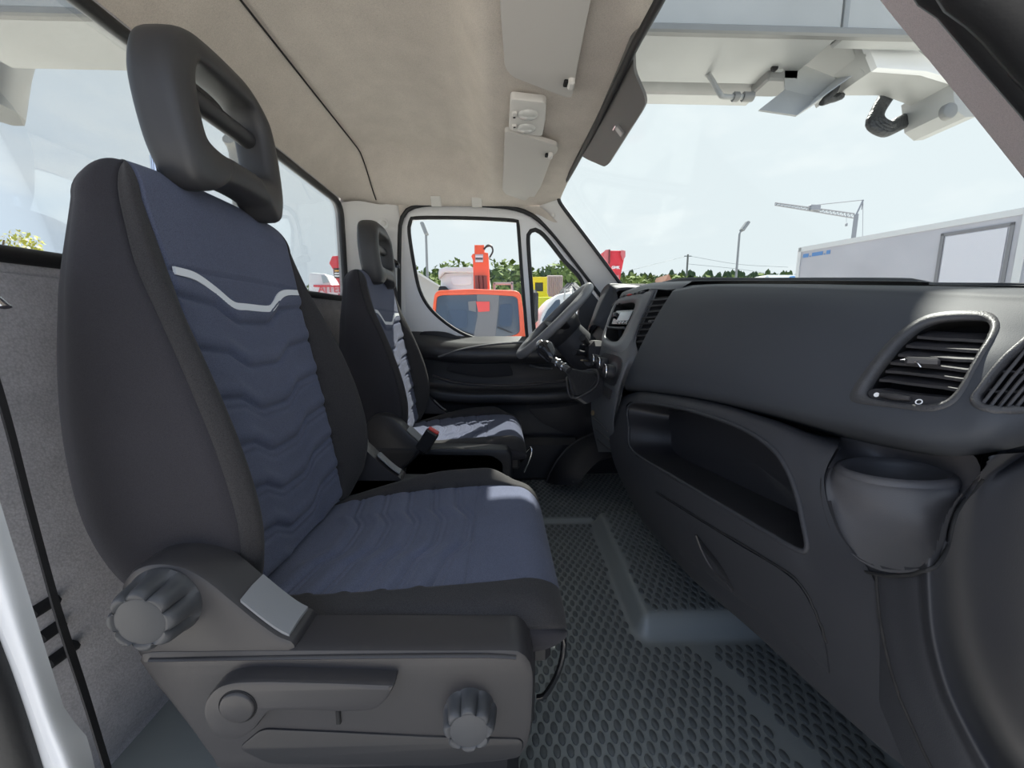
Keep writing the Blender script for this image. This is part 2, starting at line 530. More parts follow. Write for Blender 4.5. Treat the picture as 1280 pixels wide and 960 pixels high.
# studs: elongated ovals, raised from the mat
def stud_vf(n=10):
    an = np.linspace(0, 2 * PI, n, endpoint=False)
    V = []
    for rx, ry, z in ((.0078, .0128, -.002), (.0074, .0122, .0022), (.0062, .0108, .0030)):
        for a in an:
            V.append((rx * math.cos(a) * (1 - .12 * abs(math.sin(a)) ** 3), ry * math.sin(a), z))
    fs = grid_faces(3, n, close_c=True) + [tuple(range(2 * n, 3 * n))]
    return np.array(V), fs
SV, SF = stud_vf()
stud_me = bpy.data.meshes.new('stud'); stud_me.from_pydata(SV.tolist(), [], SF); stud_me.materials.append(STUD)
stud_me.polygons.foreach_set('use_smooth', [True] * len(stud_me.polygons)); stud_me.set_sharp_from_angle(angle=math.radians(40))
spots = []
dx, dy = .0265, .0225
i = 0
y = .50
while y < 2.02:
    x = -.05 + (dx / 2 if i % 2 else 0)
    while x < .98:
        e = .015
        zs = [floor_z(np.float64(x + a), np.float64(y + b)) for a, b in ((-e, 0), (e, 0), (0, -e), (0, e))]
        if max(zs) - min(zs) < .006 and not (.545 + .0 * y < x + .25 * y - .17 < .585 and y < .86) and not (1.49 < y < 1.53):
            spots.append((x, y, float(floor_z(np.float64(x), np.float64(y)))))
        x += dx
    y += dy; i += 1
vis = []; rest = []
for s in spots:
    px, py = proj(s)
    d = (np.array(s) - CAM) @ FW
    seen = (672 < px < 1290 and 590 < py < 965)
    # hidden under the dash or behind the seat
    if px > 760 and py < 585 + (px - 765) * 1.04: seen = False
    if px < 712 and py < 800: seen = seen and px > 690 - max(0, (640 - py)) * .1
    (vis if seen else rest).append((d, s))
vis.sort(key=lambda k: k[0])
for d, s in vis[:300]:
    o = bpy.data.objects.new('stud', stud_me); link(o, floor); o.location = s
pp = []
for d, s in vis[300:] + [r for r in rest if r[1][0] > .0]:
    pp.append((SV + np.array(s), SF))
V, fs = join(pp)
mk('stud_field', V, fs, STUD, floor, kind='stuff')

# ---- headliner (ceiling)
PX = [-.60, -.56, -.48, -.30, -.17, -.10, -.06, -.035, .0, .12, .30]
PZ = [1.575, 1.588, 1.596, 1.596, 1.588, 1.560, 1.495, 1.468, 1.462, 1.452, 1.430]
def ceil_z(x, y):
    z = np.interp(x, PX, PZ)
    s = ssm((y - 1.78) / .27) + ssm((.60 - y) / .25)
    return z * (1 - s) + np.minimum(z, 1.424) * s
ceiling = struct('ceiling', 'beige cloth headliner')
xs = np.linspace(-.60, .295, 110); ys = np.linspace(.37, 2.06, 90)
GX, GY = np.meshgrid(xs, ys, indexing='ij')
G = np.stack([GX, GY, ceil_z(GX, GY)], 2)
k = np.ones(5) / 5
Z = G[:, :, 2]
Zp = np.pad(Z, ((2, 2), (0, 0)), mode='edge')
Z2 = sum(Zp[i:i + Z.shape[0]] for i in range(5)) / 5
G[:, :, 2] = Z2
solid_grid('headliner', G, .03, HEADLINER, ceiling, direction=(0, 0, 1))
# painted roof skin above
box('roof_skin', (-.16, 1.22, 1.69), (.98, 1.86, .10), PAINT, ceiling, bev=.04)
# two blanking caps over the far door
for px, py in ((545, 242), (596, 244)):
    p = at(px, py, Y=2.012)
    box('blanking_cap', (p[0], 2.005, float(ceil_z(p[0], 2.005)) - .006), (.050, .050, .012), CREAM, ceiling, bev=.003, M=Matrix.Rotation(math.radians(-50), 3, 'X'))

# ---- rear wall
wall_rear = struct('wall_rear', 'grey cloth rear wall of the cab around a wide rear window')
YF, YN = 1.985, .36
seam_pts = lambda y: (-.598, y, float(ceil_z(np.float64(-.598), np.float64(y))) - .004)
rows = []
ysr = np.linspace(YN, 2.04, 60)
# window opening outline in (Y,Z)
WIN_R = rounded([(.47, .925), (1.935, .955), (1.935, 1.395), (.47, 1.395)], [.06, .06, .07, .07], 6)
wall_out = [(YN, -.02), (2.12, -.02), (2.12, 1.66), (YN, 1.66)]
def rear_x(z): return -.735 - .012 * math.sin(max(0, min(1, (z - .1) / .8)) * PI)
prism('wall_panel', wall_out, lambda a, b, t: (t, a, b), -.738, -.768, PANEL_CLOTH, wall_rear, holes=[WIN_R[::-1]])
# lower padded panel bulging into the cab, with its seam
G = []
for z in np.linspace(.02, .90, 40):
    row = []
    for y in np.linspace(YN + .02, 2.0, 50):
        b = .020 * math.sin(PI * (z - .02) / .88) ** .5
        if abs(z - .735) < .012: b -= .006 * (1 - abs(z - .735) / .012)
        e = min(1, (y - YN - .02) / .05, (2.0 - y) / .05)
        row.append((-.736 + b * max(0, e) ** .5, y, z))
    G.append(row)
grid('padded_panel', np.array(G), PANEL_CLOTH, wall_rear)
# upper cloth panel between the window and the headliner
G = []
for t in np.linspace(0, 1, 14):
    row = []
    for y in ysr:
        a = np.array(seam_pts(y)); zb = 1.412
        b = np.array((-.735, y, min(zb, a[2] - .002)))
        p = a * (1 - t) + b * t
        p[0] -= .018 * math.sin(PI * t)
        row.append(p)
    G.append(row)
grid('upper_panel', np.array(G), HEADLINER, wall_rear, flip=True)
tube('seam', [np.array(seam_pts(y)) + (.003, 0, -.002) for y in np.linspace(.42, 2.0, 50)], .0028, GAP, wall_rear, n=6)
# three dark vent slots low on the wall behind the passenger seat
for (x0, y0), (x1, y1) in (((41, 766), (68, 749)), ((52, 797), (75, 780)), ((62, 829), (92, 806))):
    a, b = at(x0 - 4, y0 + 2, X=-.716), at(x1, y1, X=-.716)
    tube('vent_slot', [a, (a + b) / 2, b], .012, GAP, wall_rear, n=8, flat=.8)
window_1 = struct('window_1', 'wide rear window with black rubber seal behind the seats')
loop = np.stack([np.full(len(WIN_R), -.742), WIN_R[:, 0], WIN_R[:, 1]], 1)
tube('window_seal', loop, .014, BLACK, window_1, n=10, closed=True)
gp = offset_poly(WIN_R, .006)
prism('pane', gp, lambda a, b, t: (t, a, b), -.748, -.752, GLASS, window_1)

# ---- driver's side wall: B pillar, door, A pillar
wall_left = struct('wall_left', 'pale side wall of the cab around the driver door')
# B pillar trim, curved from the rear wall round to the door seal
c0 = [(-.742, 1.935, 0), (-.742, 1.938, .9), (-.742, 1.938, 1.40)]
c1 = [(-.70, 1.985, 0), (-.70, 1.985, .9), (-.67, 1.98, 1.42)]
c2 = [(-.60, 2.035, 0), (-.60, 2.035, .9), (-.585, 2.03, 1.42)]
c3 = [(-.515, 2.06, 0), (-.515, 2.06, .9), (-.512, 2.055, 1.435)]
c4 = [(-.46, 2.10, 0), (-.46, 2.10, .9), (-.46, 2.10, 1.45)]
G = loft([c0, c1, c2, c3, c4], 40, 30)
grid('b_pillar_trim', G, PILLAR, wall_left)
p = at(481, 279, Y=2.00)
disc('anchor_cover', (p[0] - .01, 2.012, p[2]), (.25, -1, 0), .026, .008, PILLAR, wall_left, bev=.003)
disc('anchor_boss', (p[0] - .008, 2.006, p[2]), (.25, -1, 0), .013, .008, CREAM, wall_left, bev=.003)
box('height_adjuster', (p[0] - .002, 2.014, p[2] - .085), (.028, .012, .11), PILLAR, wall_left, bev=.004, rz=-.25)

# sill and outer skin below the door opening
DY = 2.075                      # inner face of the driver's door frame
door_1 = struct('door_1', "driver's door with pale painted frame, two windows and black trim")
def dxz(px, py, Y=DY):
    p = at(px, py, Y=Y); return (p[0], p[2])
door_out = [dxz(*q) for q in ((503, 500), (500, 400), (500, 300), (503, 274), (512, 262), (530, 257), (560, 256), (600, 257), (640, 261), (665, 270), (686, 288), (706, 312), (730, 343), (758, 380), (775, 402), (790, 440))]
door_out = np.vstack([catmull(door_out, 60), [(dxz(800, 440)[0], -.1), (dxz(503, 500)[0], -.1)]])
win_out = [dxz(*q) for q in ((511, 290), (513, 276), (520, 272), (580, 272), (640, 275), (647, 279), (649, 295), (653, 350), (658, 410), (658, 430), (640, 431), (605, 426), (580, 418), (556, 403), (536, 384), (524, 362), (517, 330))]
win_out = catmull(win_out, 90, closed=True)
qw_out = [dxz(*q) for q in ((660, 300), (663, 289), (670, 287), (682, 296), (704, 324), (730, 358), (732, 420), (712, 430), (680, 430), (669, 424), (664, 360))]
qw_out = catmull(qw_out, 60, closed=True)
def ccw(P, want=True):
    a = 0.5 * np.sum(P[:, 0] * np.roll(P[:, 1], -1) - np.roll(P[:, 0], -1) * P[:, 1])
    return P if (a > 0) == want else P[::-1]
prism('door_frame', ccw(door_out), XZ, DY, DY + .05, PAINT_BODY, door_1, holes=[ccw(win_out, False), ccw(qw_out, False)], bev=.008)
seal = np.stack([door_out[:60, 0], np.full(60, DY - .012), door_out[:60, 1]], 1)
tube('door_seal', seal, .011, BLACK, door_1, n=8)
tube('window_gasket', np.stack([win_out[:, 0], np.full(len(win_out), DY + .006), win_out[:, 1]], 1), .010, BLACK, door_1, n=8, closed=True)
tube('quarter_gasket', np.stack([qw_out[:, 0], np.full(len(qw_out), DY + .006), qw_out[:, 1]], 1), .012, BLACK, door_1, n=8, closed=True)
window_2 = struct('window_2', 'side window of the driver door')
prism('pane', ccw(offset_poly(ccw(win_out), .004)), XZ, DY + .020, DY + .024, GLASS, window_2)
window_3 = struct('window_3', 'small triangular quarter window ahead of the driver door window')
prism('pane', ccw(offset_poly(ccw(qw_out), .004)), XZ, DY + .020, DY + .024, GLASS, window_3)
# dark corner panel of the quarter window
cp = [dxz(*q, Y=DY - .004) for q in ((728, 352), (766, 398), (778, 425), (770, 440), (724, 440), (722, 400))]
prism('mirror_corner_panel', ccw(rounded(cp, .015)), XZ, DY - .012, DY + .03, PLASTIC_D, door_1, bev=.004)
# strip of roof edge above the door, between headliner and seal
G = []
for t in np.linspace(0, 1, 6):
    row = []
    for q in np.linspace(0, 47, 48).astype(int):
        s_ = seal[q]
        if s_[2] < 1.30 and s_[0] < 0: continue
        a = np.array((np.clip(s_[0], -.6, .30), 2.045, float(ceil_z(np.float64(min(s_[0], .29)), np.float64(2.045)))))
        if s_[0] > .16: a = s_ + np.array((.03, -.05, .03))
        row.append(a * (1 - t) + (s_ + np.array((0, .012, 0))) * t)
    G.append(row)
grid('roof_edge_trim', np.array(G), HEADLINER, wall_left)
# A pillar trim on the driver's side
cA = [at(690, 238, Y=1.94), at(700, 255, Y=1.955), at(735, 303, Y=1.965), at(776, 358, Y=1.98), at(800, 392, Y=1.98)]
cB = [at(677, 254, Y=2.02), at(690, 274, Y=2.025), at(722, 320, Y=2.03), at(764, 374, Y=2.04), at(785, 405, Y=2.04)]
cC = [at(668, 266, Y=2.055), at(684, 286, Y=2.06), at(716, 326, Y=2.065), at(756, 384, Y=2.07), at(776, 412, Y=2.07)]
grid('a_pillar_trim', loft([cA, cB, cC], 40, 12), PILLAR, wall_left)
p = at(693, 268, Y=1.99)
disc('trim_plug', p + (-.004, .012, 0), (-.3, -1, -.1), .009, .004, CREAM, wall_left, n=16)
p = at(758, 366, Y=2.0)
hexv = [(p[0] + .022 * math.cos(a), p[2] + .022 * math.sin(a)) for a in np.linspace(0, 2 * PI, 6, endpoint=False)]
prism('hexagon_emblem', hexv, lambda a, b, t: (a, t + .02 * 0, b), 1.985, 2.01, PILLAR, wall_left, bev=.002)

# door trim: sill, armrest bulge, recess, pocket; one moulding lofted along the door
def door_row(pts, X0=-.50, X1=.62): return pts
def trim_curves(xs, prof):
    return [[(x, y, z) for x in xs] for y, z in prof]
T = []
tx = np.linspace(-.50, .66, 50)
def sill_z(x): return .742 + .030 * ssm((-.16 - x) / .30) + .015 * ssm((x - .2) / .3)
prof = [(2.078, .03), (2.035, .005), (2.010, -.010), (1.985, -.040), (1.982, -.075), (2.005, -.100), (2.030, -.120), (2.045, -.19), (2.040, -.245), (1.985, -.262), (1.975, -.285), (1.985, -.315), (2.03, -.34), (2.045, -.45), (2.045, -.72)]
for yy, dz in prof:
    row = []
    for x in tx:
        f = ssm((x + .52) / .18) * (1 - .25 * ssm((x - .35) / .2))
        row.append((x, 2.06 - (2.06 - yy) * f if yy < 2.06 else yy, sill_z(x) + dz))
    T.append(row)
G = loft([[tuple(p) for p in r[::5]] for r in T], 60, 70)
DOOR_BLACK = mat('door_trim_black', (.034, .034, .037), .42, bump=(900, .2, .0007))
grid('door_trim', G, DOOR_BLACK, door_1, flip=True)
# pale painted triangle and dark insert below the window's rear corner
ins = [dxz(*q, Y=2.06) for q in ((524, 418), (534, 414), (560, 416), (586, 428), (588, 431), (560, 438), (532, 446), (526, 440))]
prism('door_insert', ccw(rpoly(ins, n=40)), XZ, 2.052, 2.08, PLASTIC_D, door_1, bev=.004)
sl = [at(548, 446, Y=1.99), at(580, 436, Y=1.986), at(620, 430, Y=1.984), at(660, 428, Y=1.984), at(700, 428, Y=1.99)]
tube('sill_highlight_strip', sl, .012, mat('sill_highlight_grey', (.16, .16, .165), .35), door_1, n=10, flat=.5, samples=30)  # lighter grey paints the highlight along the top of the black door trim
rec = [dxz(*q, Y=2.03) for q in ((558, 463), (575, 454), (610, 445), (626, 445), (634, 452), (641, 466), (636, 470), (600, 471))]
prism('speaker_insert', ccw(rpoly(rec, n=40)), XZ, 2.026, 2.05, mat('dark_cloth_insert', (.022, .022, .025), .9), door_1, bev=.004)
rd = [at(541, 470, Y=1.975), at(570, 478, Y=1.968), at(620, 482, Y=1.966), at(670, 480, Y=1.966), at(720, 474, Y=1.97)]
tube('pocket_rim', rd, .012, PLASTIC, door_1, n=10, flat=.6, samples=40)
h = [at(662, 457, Y=2.01), at(675, 460, Y=1.985), at(690, 461, Y=1.985)]
tube('door_handle', h, .008, KNOB, door_1, n=8, samples=14)
box('side_skin', (-.64, 2.115, .80), (.30, .03, 1.72), PAINT, wall_left, bev=.01)
box('roof_rail', (-.30, 2.13, 1.53), (.98, .05, .22), PAINT, wall_left, bev=.02)
box('outer_skin', (.08, 2.14, .28), (1.20, .05, .86), PAINT, door_1, bev=.01)
lp = [dxz(*q, Y=2.03) for q in ((655, 498), (690, 488), (740, 490), (740, 550), (690, 535), (668, 520))]
prism('lower_insert', ccw(rpoly(lp, n=40)), XZ, 2.036, 2.05, PLASTIC, door_1, bev=.003)

# ---- windscreen
HD = np.array((.293, 1.22, 1.432)); BS = np.array((.800, 1.22, .834))
nws = np.cross(BS - HD, np.array((0, 1.0, 0))); nws /= np.linalg.norm(nws)
window_4 = struct('window_4', 'large raked windscreen')
WY0, WY1 = .485, 1.955
def ws_pt(u, v):
    y = WY0 + (WY1 - WY0) * u
    p = HD + (BS - HD) * v
    bow = .035 * (1 - (2 * u - 1) ** 2) * v
    return np.array((p[0] + bow, y + (.0 if u < .5 else 0) + (u - .5) * .06 * v, p[2] + bow * .3))
G = np.array([[ws_pt(u, v) for u in np.linspace(0, 1, 30)] for v in np.linspace(0, 1, 20)])
solid_grid('pane', G, .005, WS_GLASS, window_4)
def ribbon(name, P, W, thick, m, parent):
    P = np.array(P); W = np.array(W)
    return solid_grid(name, np.stack([P, W], 0), thick, m, parent)
# black header band, and the sensor patch with the mirror button
hb = [at(x, y, X=.286) for x, y in ((850, -60), (821, 0), (793, 52), (774, 92), (742, 158), (716, 208), (703, 232), (698, 245))]
tube('header_band', [q + np.array((.004, 0, -.002)) for q in hb], .010, BLACK, window_4, n=8, samples=60)
side = [at(698, 245, X=.286) + np.array((.004, 0, -.002)), at(699, 251, Y=1.944), at(706, 262, Y=1.946), at(737, 303, Y=1.952), at(778, 358, Y=1.965)]
tube('pillar_band', side, .009, BLACK, window_4, n=8, samples=40)
P0 = HD + nws * 0; 
sp = [(806, 28), (794, 62), (795, 88), (808, 118), (809, 128), (804, 138), (762, 204), (757, 207), (736, 198), (729, 194), (736, 172), (768, 98), (792, 40)]
Q = np.array([at_plane(x, y, HD - nws * .004, nws) for x, y in sp])
e1 = np.array((0, 1.0, 0)); e2 = (BS - HD) / np.linalg.norm(BS - HD)
q2 = np.stack([(Q - HD) @ e1, (Q - HD) @ e2], 1)
sgn = 1 if nws[0] < 0 else -1
inner = HD + nws * (.004 if nws[0] < 0 else -.004)
prism('sensor_patch', ccw(rounded(q2, .012)), lambda a, b, t: tuple(HD + e1 * a + e2 * b + nws * sgn * t), .010, .003, mat('grey_frit', (.085, .082, .078), .45), window_4)
mb = at_plane(775, 163, HD + nws * sgn * .012, nws)
Mx = np.stack([e1, e2, nws * sgn], 1)
V, fs = box_vf((0, 0, 0), (.018, .030, .012), .002)
mm = fix_normals(mk('mirror_button', V @ Mx.T + mb, fs, mat('mirror_button_grey', (.35, .35, .35), .35, metal=.6), window_4, smooth=False))
V, fs = box_vf((0, -.015, .003), (.024, .005, .014), .001)
fix_normals(mk('clip', V @ Mx.T + mb, fs, CHROME, mm, smooth=False))

# ---- near-side pillars round the open passenger door
trim_1 = struct('trim_1', 'pinkish grey A-pillar trim beside the open passenger door')
W3 = lambda *p: np.array(p, float)
ca = [W3(.275, .51, 1.432), at(1060, -60, Y=.505), at(1100, 0, Y=.497), at(1160, 74, Y=.492), at(1220, 148, Y=.488), at(1290, 236, Y=.485), at(1340, 300, Y=.48), W3(.80, .475, .85)]
cb = [W3(.255, .455, 1.415), at(1095, -70, Y=.455), at(1140, 0, Y=.450), at(1195, 66, Y=.445), at(1250, 132, Y=.44), at(1310, 204, Y=.435), at(1360, 270, Y=.43), W3(.80, .43, .84)]
cc = [W3(.235, .40, 1.39), at(1130, -70, Y=.415), at(1182, 0, Y=.410), at(1232, 60, Y=.407), at(1285, 122, Y=.403), at(1340, 190, Y=.40), at(1400, 260, Y=.40), W3(.80, .395, .83)]
grid('a_pillar_trim', loft([ca, cb, cc], 40, 14), mat('pillar_trim_pink_grey', (.60, .52, .525), .8, weave=(700, .12)), trim_1, flip=True)
sl = [W3(.215, .385, 1.39), at(1150, -60, Y=.395), at(1200, 0, Y=.39), at(1250, 60, Y=.387), at(1320, 142, Y=.383), at(1400, 240, Y=.38), W3(.80, .375, .80)]
tube('door_seal', sl, .016, BLACK, trim_1, n=12, samples=40)
sl = [W3(.205, .36, 1.38), at(1205, -60, Y=.365), at(1262, 0, Y=.36), at(1310, 58, Y=.36), at(1380, 140, Y=.36), W3(.62, .355, .92), W3(.80, .35, .74)]
tube('seal_lip', sl, .024, BLACK, trim_1, n=12, samples=40)
cd = [W3(.30, .37, 1.42)] + [q + np.array((.05, -.03, .02)) for q in [at(1182, 0, Y=.40), at(1232, 60, Y=.397), at(1285, 122, Y=.393), at(1400, 260, Y=.39), W3(.76, .41, .78)]]
tube('pillar_metal', cd, .045, PLASTIC_D, trim_1, n=12, samples=30)
trim_2 = struct('trim_2', 'white painted B-pillar edge with black seal beside the passenger seat')
c0 = [W3(-.60, .345, 1.42), at(-60, 380, Y=.335), at(-30, 520, Y=.335), at(4, 640, Y=.335), at(38, 750, Y=.335), at(66, 840, Y=.337), at(84, 893, Y=.34), at(104, 912, Y=.345), at(114, 940, Y=.35), at(124, 985, Y=.35)]
c1 = [W3(-.615, .335, 1.42), at(-90, 380, Y=.320), at(-60, 520, Y=.32), at(-25, 640, Y=.32), at(12, 750, Y=.32), at(44, 840, Y=.32), at(62, 893, Y=.32), at(76, 925, Y=.32), at(88, 955, Y=.32), at(98, 990, Y=.32)]
c2 = [W3(-.63, .325, 1.42), at(-120, 420, Y=.315), at(-90, 560, Y=.315), at(-50, 680, Y=.315), at(-6, 770, Y=.315), at(20, 830, Y=.315), at(38, 880, Y=.315), at(52, 920, Y=.315), at(66, 960, Y=.315), at(76, 995, Y=.315)]
grid('b_pillar_flange', loft([c0, c1, c2], 50, 14), PAINT, trim_2, flip=True)
c5 = [np.array(q) + (-.05, -.012, 0) for q in c2]
grid('b_pillar_skin', loft([c2, c5], 40, 4), PAINT, trim_2)
sl = [q + np.array((-.012, -.002, 0)) for q in [W3(-.64, .32, 1.42), at(-130, 480, Y=.31), at(-60, 680, Y=.31), at(-8, 800, Y=.31), at(22, 880, Y=.31), at(48, 960, Y=.31), at(60, 1000, Y=.31)]]
tube('door_seal', sl, .013, BLACK, trim_2, n=10, samples=40)
sl = [q + np.array((-.035, -.006, 0)) for q in [W3(-.64, .32, 1.42), at(-130, 480, Y=.31), at(-60, 680, Y=.31), at(-8, 800, Y=.31), at(22, 880, Y=.31), at(48, 960, Y=.31), at(60, 1000, Y=.31)]]
tube('seal_lip', sl, .015, BLACK, trim_2, n=10, samples=40)
# roof edge over the open passenger door
o = tube('trim_3', [(-.75, .37, 1.40), (-.4, .365, 1.425), (0, .365, 1.43), (.27, .38, 1.42)], .03, PAINT, None, n=10, samples=30)
o['kind'] = 'structure'; o['label'] = 'white roof edge above the open passenger door'
# outer body below the windscreen, bulkhead
o = box('wall_right', (.83, .405, .33), (.54, .02, .72), PLASTIC_D, None, bev=.004)
o['kind'] = 'structure'; o['label'] = 'black inner panel behind the passenger end of the dashboard'
box('cowl_side', (.88, 2.10, .475), (.52, .05, 1.15), PLASTIC_D, wall_left, bev=.01)
box('kick_panel', (.66, 2.05, .16), (.40, .03, .36), PLASTIC_D, wall_left, bev=.006)
box('floor_sill', (0, .33, -.06), (1.6, .08, .10), PAINT, trim_2, bev=.02)
o = box('wall_front', (1.06, 1.22, .36), (.20, 1.86, .90), PLASTIC_D, None, bev=.02)
o['kind'] = 'structure'; o['label'] = 'black bulkhead behind the dashboard'

# ---- passenger door, swung wide open beside the photographer
door_2 = struct('door_2', 'passenger door swung open, its black trim facing the cab')
Rz = math.radians(-78)
def dr(x, y, z):
    # hinge at the front pillar; local x runs along the door towards its latch edge, y = thickness
    c, s_ = math.cos(Rz), math.sin(Rz)
    return np.array((.70 + -x * c + y * s_, .30 + x * s_ + y * c, z))
V, fs = box_vf((.48, 0, .28), (.96, .06, .90), .02)
mk('door_trim', np.array([dr(*v) for v in V]), fs, PLASTIC_D, door_2, smooth=False)
V, fs = box_vf((.48, -.035, .28), (.98, .02, .94), .008)
mk('outer_skin', np.array([dr(*v) for v in V]), fs, PAINT, door_2, smooth=False)
fr_ = [(.02, .72), (.94, .72), (.94, 1.36), (.55, 1.38), (.30, 1.18)]; hl_ = [(.10, .76), (.89, .76), (.89, 1.30), (.56, 1.32), (.34, 1.14)]
prism('window_frame', ccw(np.array(fr_)), lambda a, b, t: tuple(dr(a, t, b)), .02, -.02, BLACK, door_2, holes=[ccw(np.array(hl_), False)])
prism('pane', ccw(np.array(hl_)), lambda a, b, t: tuple(dr(a, t, b)), .002, -.002, GLASS, door_2)

# ================================================================== SEATS
def tab(z, zs, vs): return np.interp(z, zs, vs)
_tabs = {}
def smooth_tab(zs, vs, q):
    key = (tuple(zs), tuple(vs))
    if key not in _tabs: _tabs[key] = catmull(np.stack([zs, vs], 1), 200)
    C = _tabs[key]
    return np.interp(q, C[:, 0], C[:, 1])

def wave(y, P):
    """stitching shape: level at the sides, dropping to a flat middle"""
    a = abs(y) / P
    return np.interp(a, [0, .22, .30, .52, .80, 1.0], [0, 0, .10, .70, .86, 1.0])

def seat_backrest(root, Yc):
    back = bpy.data.objects.new('backrest', None); link(back, root)
    zk = [.395, .43, .47, .55, .65, .75, .85, .92, 1.005]
    XF = [-.400, -.403, -.408, -.418, -.433, -.450, -.467, -.478, -.492]
    XR = [-.475, -.53, -.560, -.583, -.592, -.592, -.588, -.582, -.578]
    WW = [.225, .240, .250, .257, .257, .252, .241, .230, .208]
    PP = [.160, .165, .168, .170, .172, .174, .176, .180, .184]
    BB = [.015, .035, .055, .072, .070, .056, .034, .018, .004]
    st = []
    for z in np.concatenate([np.linspace(.395, .905, 150), np.linspace(.909, 1.005, 26)]):
        st.append((z, *[float(smooth_tab(zk, v, z)) for v in (XF, XR, WW, PP, BB)]))
    yoke_i = 150
    z0, xf0, xr0, w0, p0, b0 = st[-1]
    r = (xf0 - xr0) / 2
    for a in np.linspace(0, PI / 2, 12)[1:]:
        st.append((z0 + r * 1.3 * math.sin(a), xf0 - r * (1 - math.cos(a)), xr0 + r * (1 - math.cos(a)), w0 - .055 * (1 - math.cos(a)), p0 - .03 * (1 - math.cos(a)), b0))
    counts_side = [4, 6, 10, 8, 12, 8]          # rear centre -> corner -> side -> seam -> tip -> base
    rows = []
    lines = [(.866 - .078 * k) for k in range(7)]
    NC = 88
    for (z, xf, xr, W, P, b) in st:
        d = W - P
        th = max(.004, xf - xr); q3 = min(.035, .28 * th); q5 = min(.055, .45 * th); q4 = min(.018, .22 * th); q1 = min(.010, .1 * th)
        side = [(xr - .004, 0), (xr, -W * .80), (xr + q3, -W + .004), (xf + b * .25 - q5, -W - .004), (xf + b - q4, -W + .012), (xf + b, -P - d * .55), (xf + q1, -P)]
        L = catmull_seg(side, counts_side)
        yc = np.linspace(-P, P, NC)[1:-1]
        xc = xf + q1 * (np.abs(yc) / P) ** 2.2
        C = np.stack([xc, yc], 1)
        R = L[::-1] * np.array([1, -1])
        ring = np.vstack([L, C, R])
        rows.append(np.column_stack([ring[:, 0], ring[:, 1], np.full(len(ring), z)]))
    G = np.array(rows)
    # the sections lean with the seat: tops of the side seams drop a little towards the sides
    G[:, :, 2] -= .030 * (np.abs(G[:, :, 1]) / .25) ** 3 * ssm((G[:, :, 2] - .80) / .22)
    nS = sum(counts_side)
    iseam = sum(counts_side[:4]); ibase = nS
    jbase = nS + NC - 1; jseam = G.shape[1] - 1 - iseam
    N = normals(G); 
    if N[60, ibase + 40, 0] < 0: N = -N
    D = np.zeros(G.shape[:2])
    for s_ in (iseam, jseam):
        D[:, s_] -= .0035
    for s_ in (ibase, jbase):
        D[:, s_] -= .0045
    D[yoke_i - 1:yoke_i + 1, ibase:jbase + 1] -= .003
    # quilted grooves in the centre panel
    for i in range(yoke_i):
        z = G[i, 0, 2]
        P = st[i][4]
        ycol = G[i, ibase:jbase + 1, 1]
        w = np.array([wave(y, P) for y in ycol])
        for k, zl in enumerate(lines):
            zz = zl - .040 + .042 * w
            d = st[i][0] - zz
            D[i, ibase:jbase + 1] -= .0062 * np.exp(-(d / .0045) ** 2)
            if k >= 2: D[i, ibase:jbase + 1] -= .0028 * np.exp(-((d + .015) / .004) ** 2)
            D[i, ibase:jbase + 1] += .0036 * np.exp(-((d - .018) / .012) ** 2)
    G = G + N * D[:, :, None]
    G[:, :, 1] += Yc
    T = G.shape[0]
    fl = False
    grid('side_panel', G[:, sum(counts_side[:2]):iseam + 1], DARK, back, flip=fl)
    grid('bolster', G[:, iseam:ibase + 1], RIBBED, back, flip=fl)
    grid('center_panel', G[:yoke_i, ibase:jbase + 1], BLUE, back, flip=fl)
    grid('upper_panel', G[yoke_i - 1:, ibase:jbase + 1], BLUE, back, flip=fl)
    grid('bolster', G[:, jbase:jseam + 1], RIBBED, back, flip=fl)
    grid('side_panel', G[:, jseam:G.shape[1] - sum(counts_side[:2])], DARK, back, flip=fl)
    rear = np.concatenate([G[:, G.shape[1] - 1 - sum(counts_side[:2]):], G[:, :sum(counts_side[:2]) + 1]], 1)
    grid('back_panel', rear, DARK, back, flip=fl)
    # white trim line following the stitching
    P = .168
    pts = [(-P - .002, .905), (-.128, .899), (-.088, .880), (-.052, .859), (-.015, .857), (.052, .857), (.074, .866), (.100, .886), (.128, .897), (P + .002, .903)]
    C2 = catmull(pts, 60)
    tang = np.gradient(C2, axis=0); tang /= np.linalg.norm(tang, axis=1, keepdims=True)
    nn = np.stack([-tang[:, 1], tang[:, 0]], 1)
    top = C2 + nn * .0062; bot = C2 - nn * .0062
    def surf(y, z):
        xf = float(smooth_tab(zk, XF, z)); p = float(smooth_tab(zk, PP, z))
        return (xf + .010 * (min(1.05, abs(y) / p)) ** 2.2 + .0035, y + Yc, z - .030 * (abs(y) / .25) ** 3 * float(ssm((z - .80) / .22)))
    A = np.array([surf(*q) for q in bot]); B = np.array([surf(*q) for q in top])
    tr = solid_grid('white_trim', np.stack([A, B], 0), .004, WHITE_TRIM, back, direction=(-1, 0, 0))
    tr['label'] = 'white piping line across the backrest'
    return back

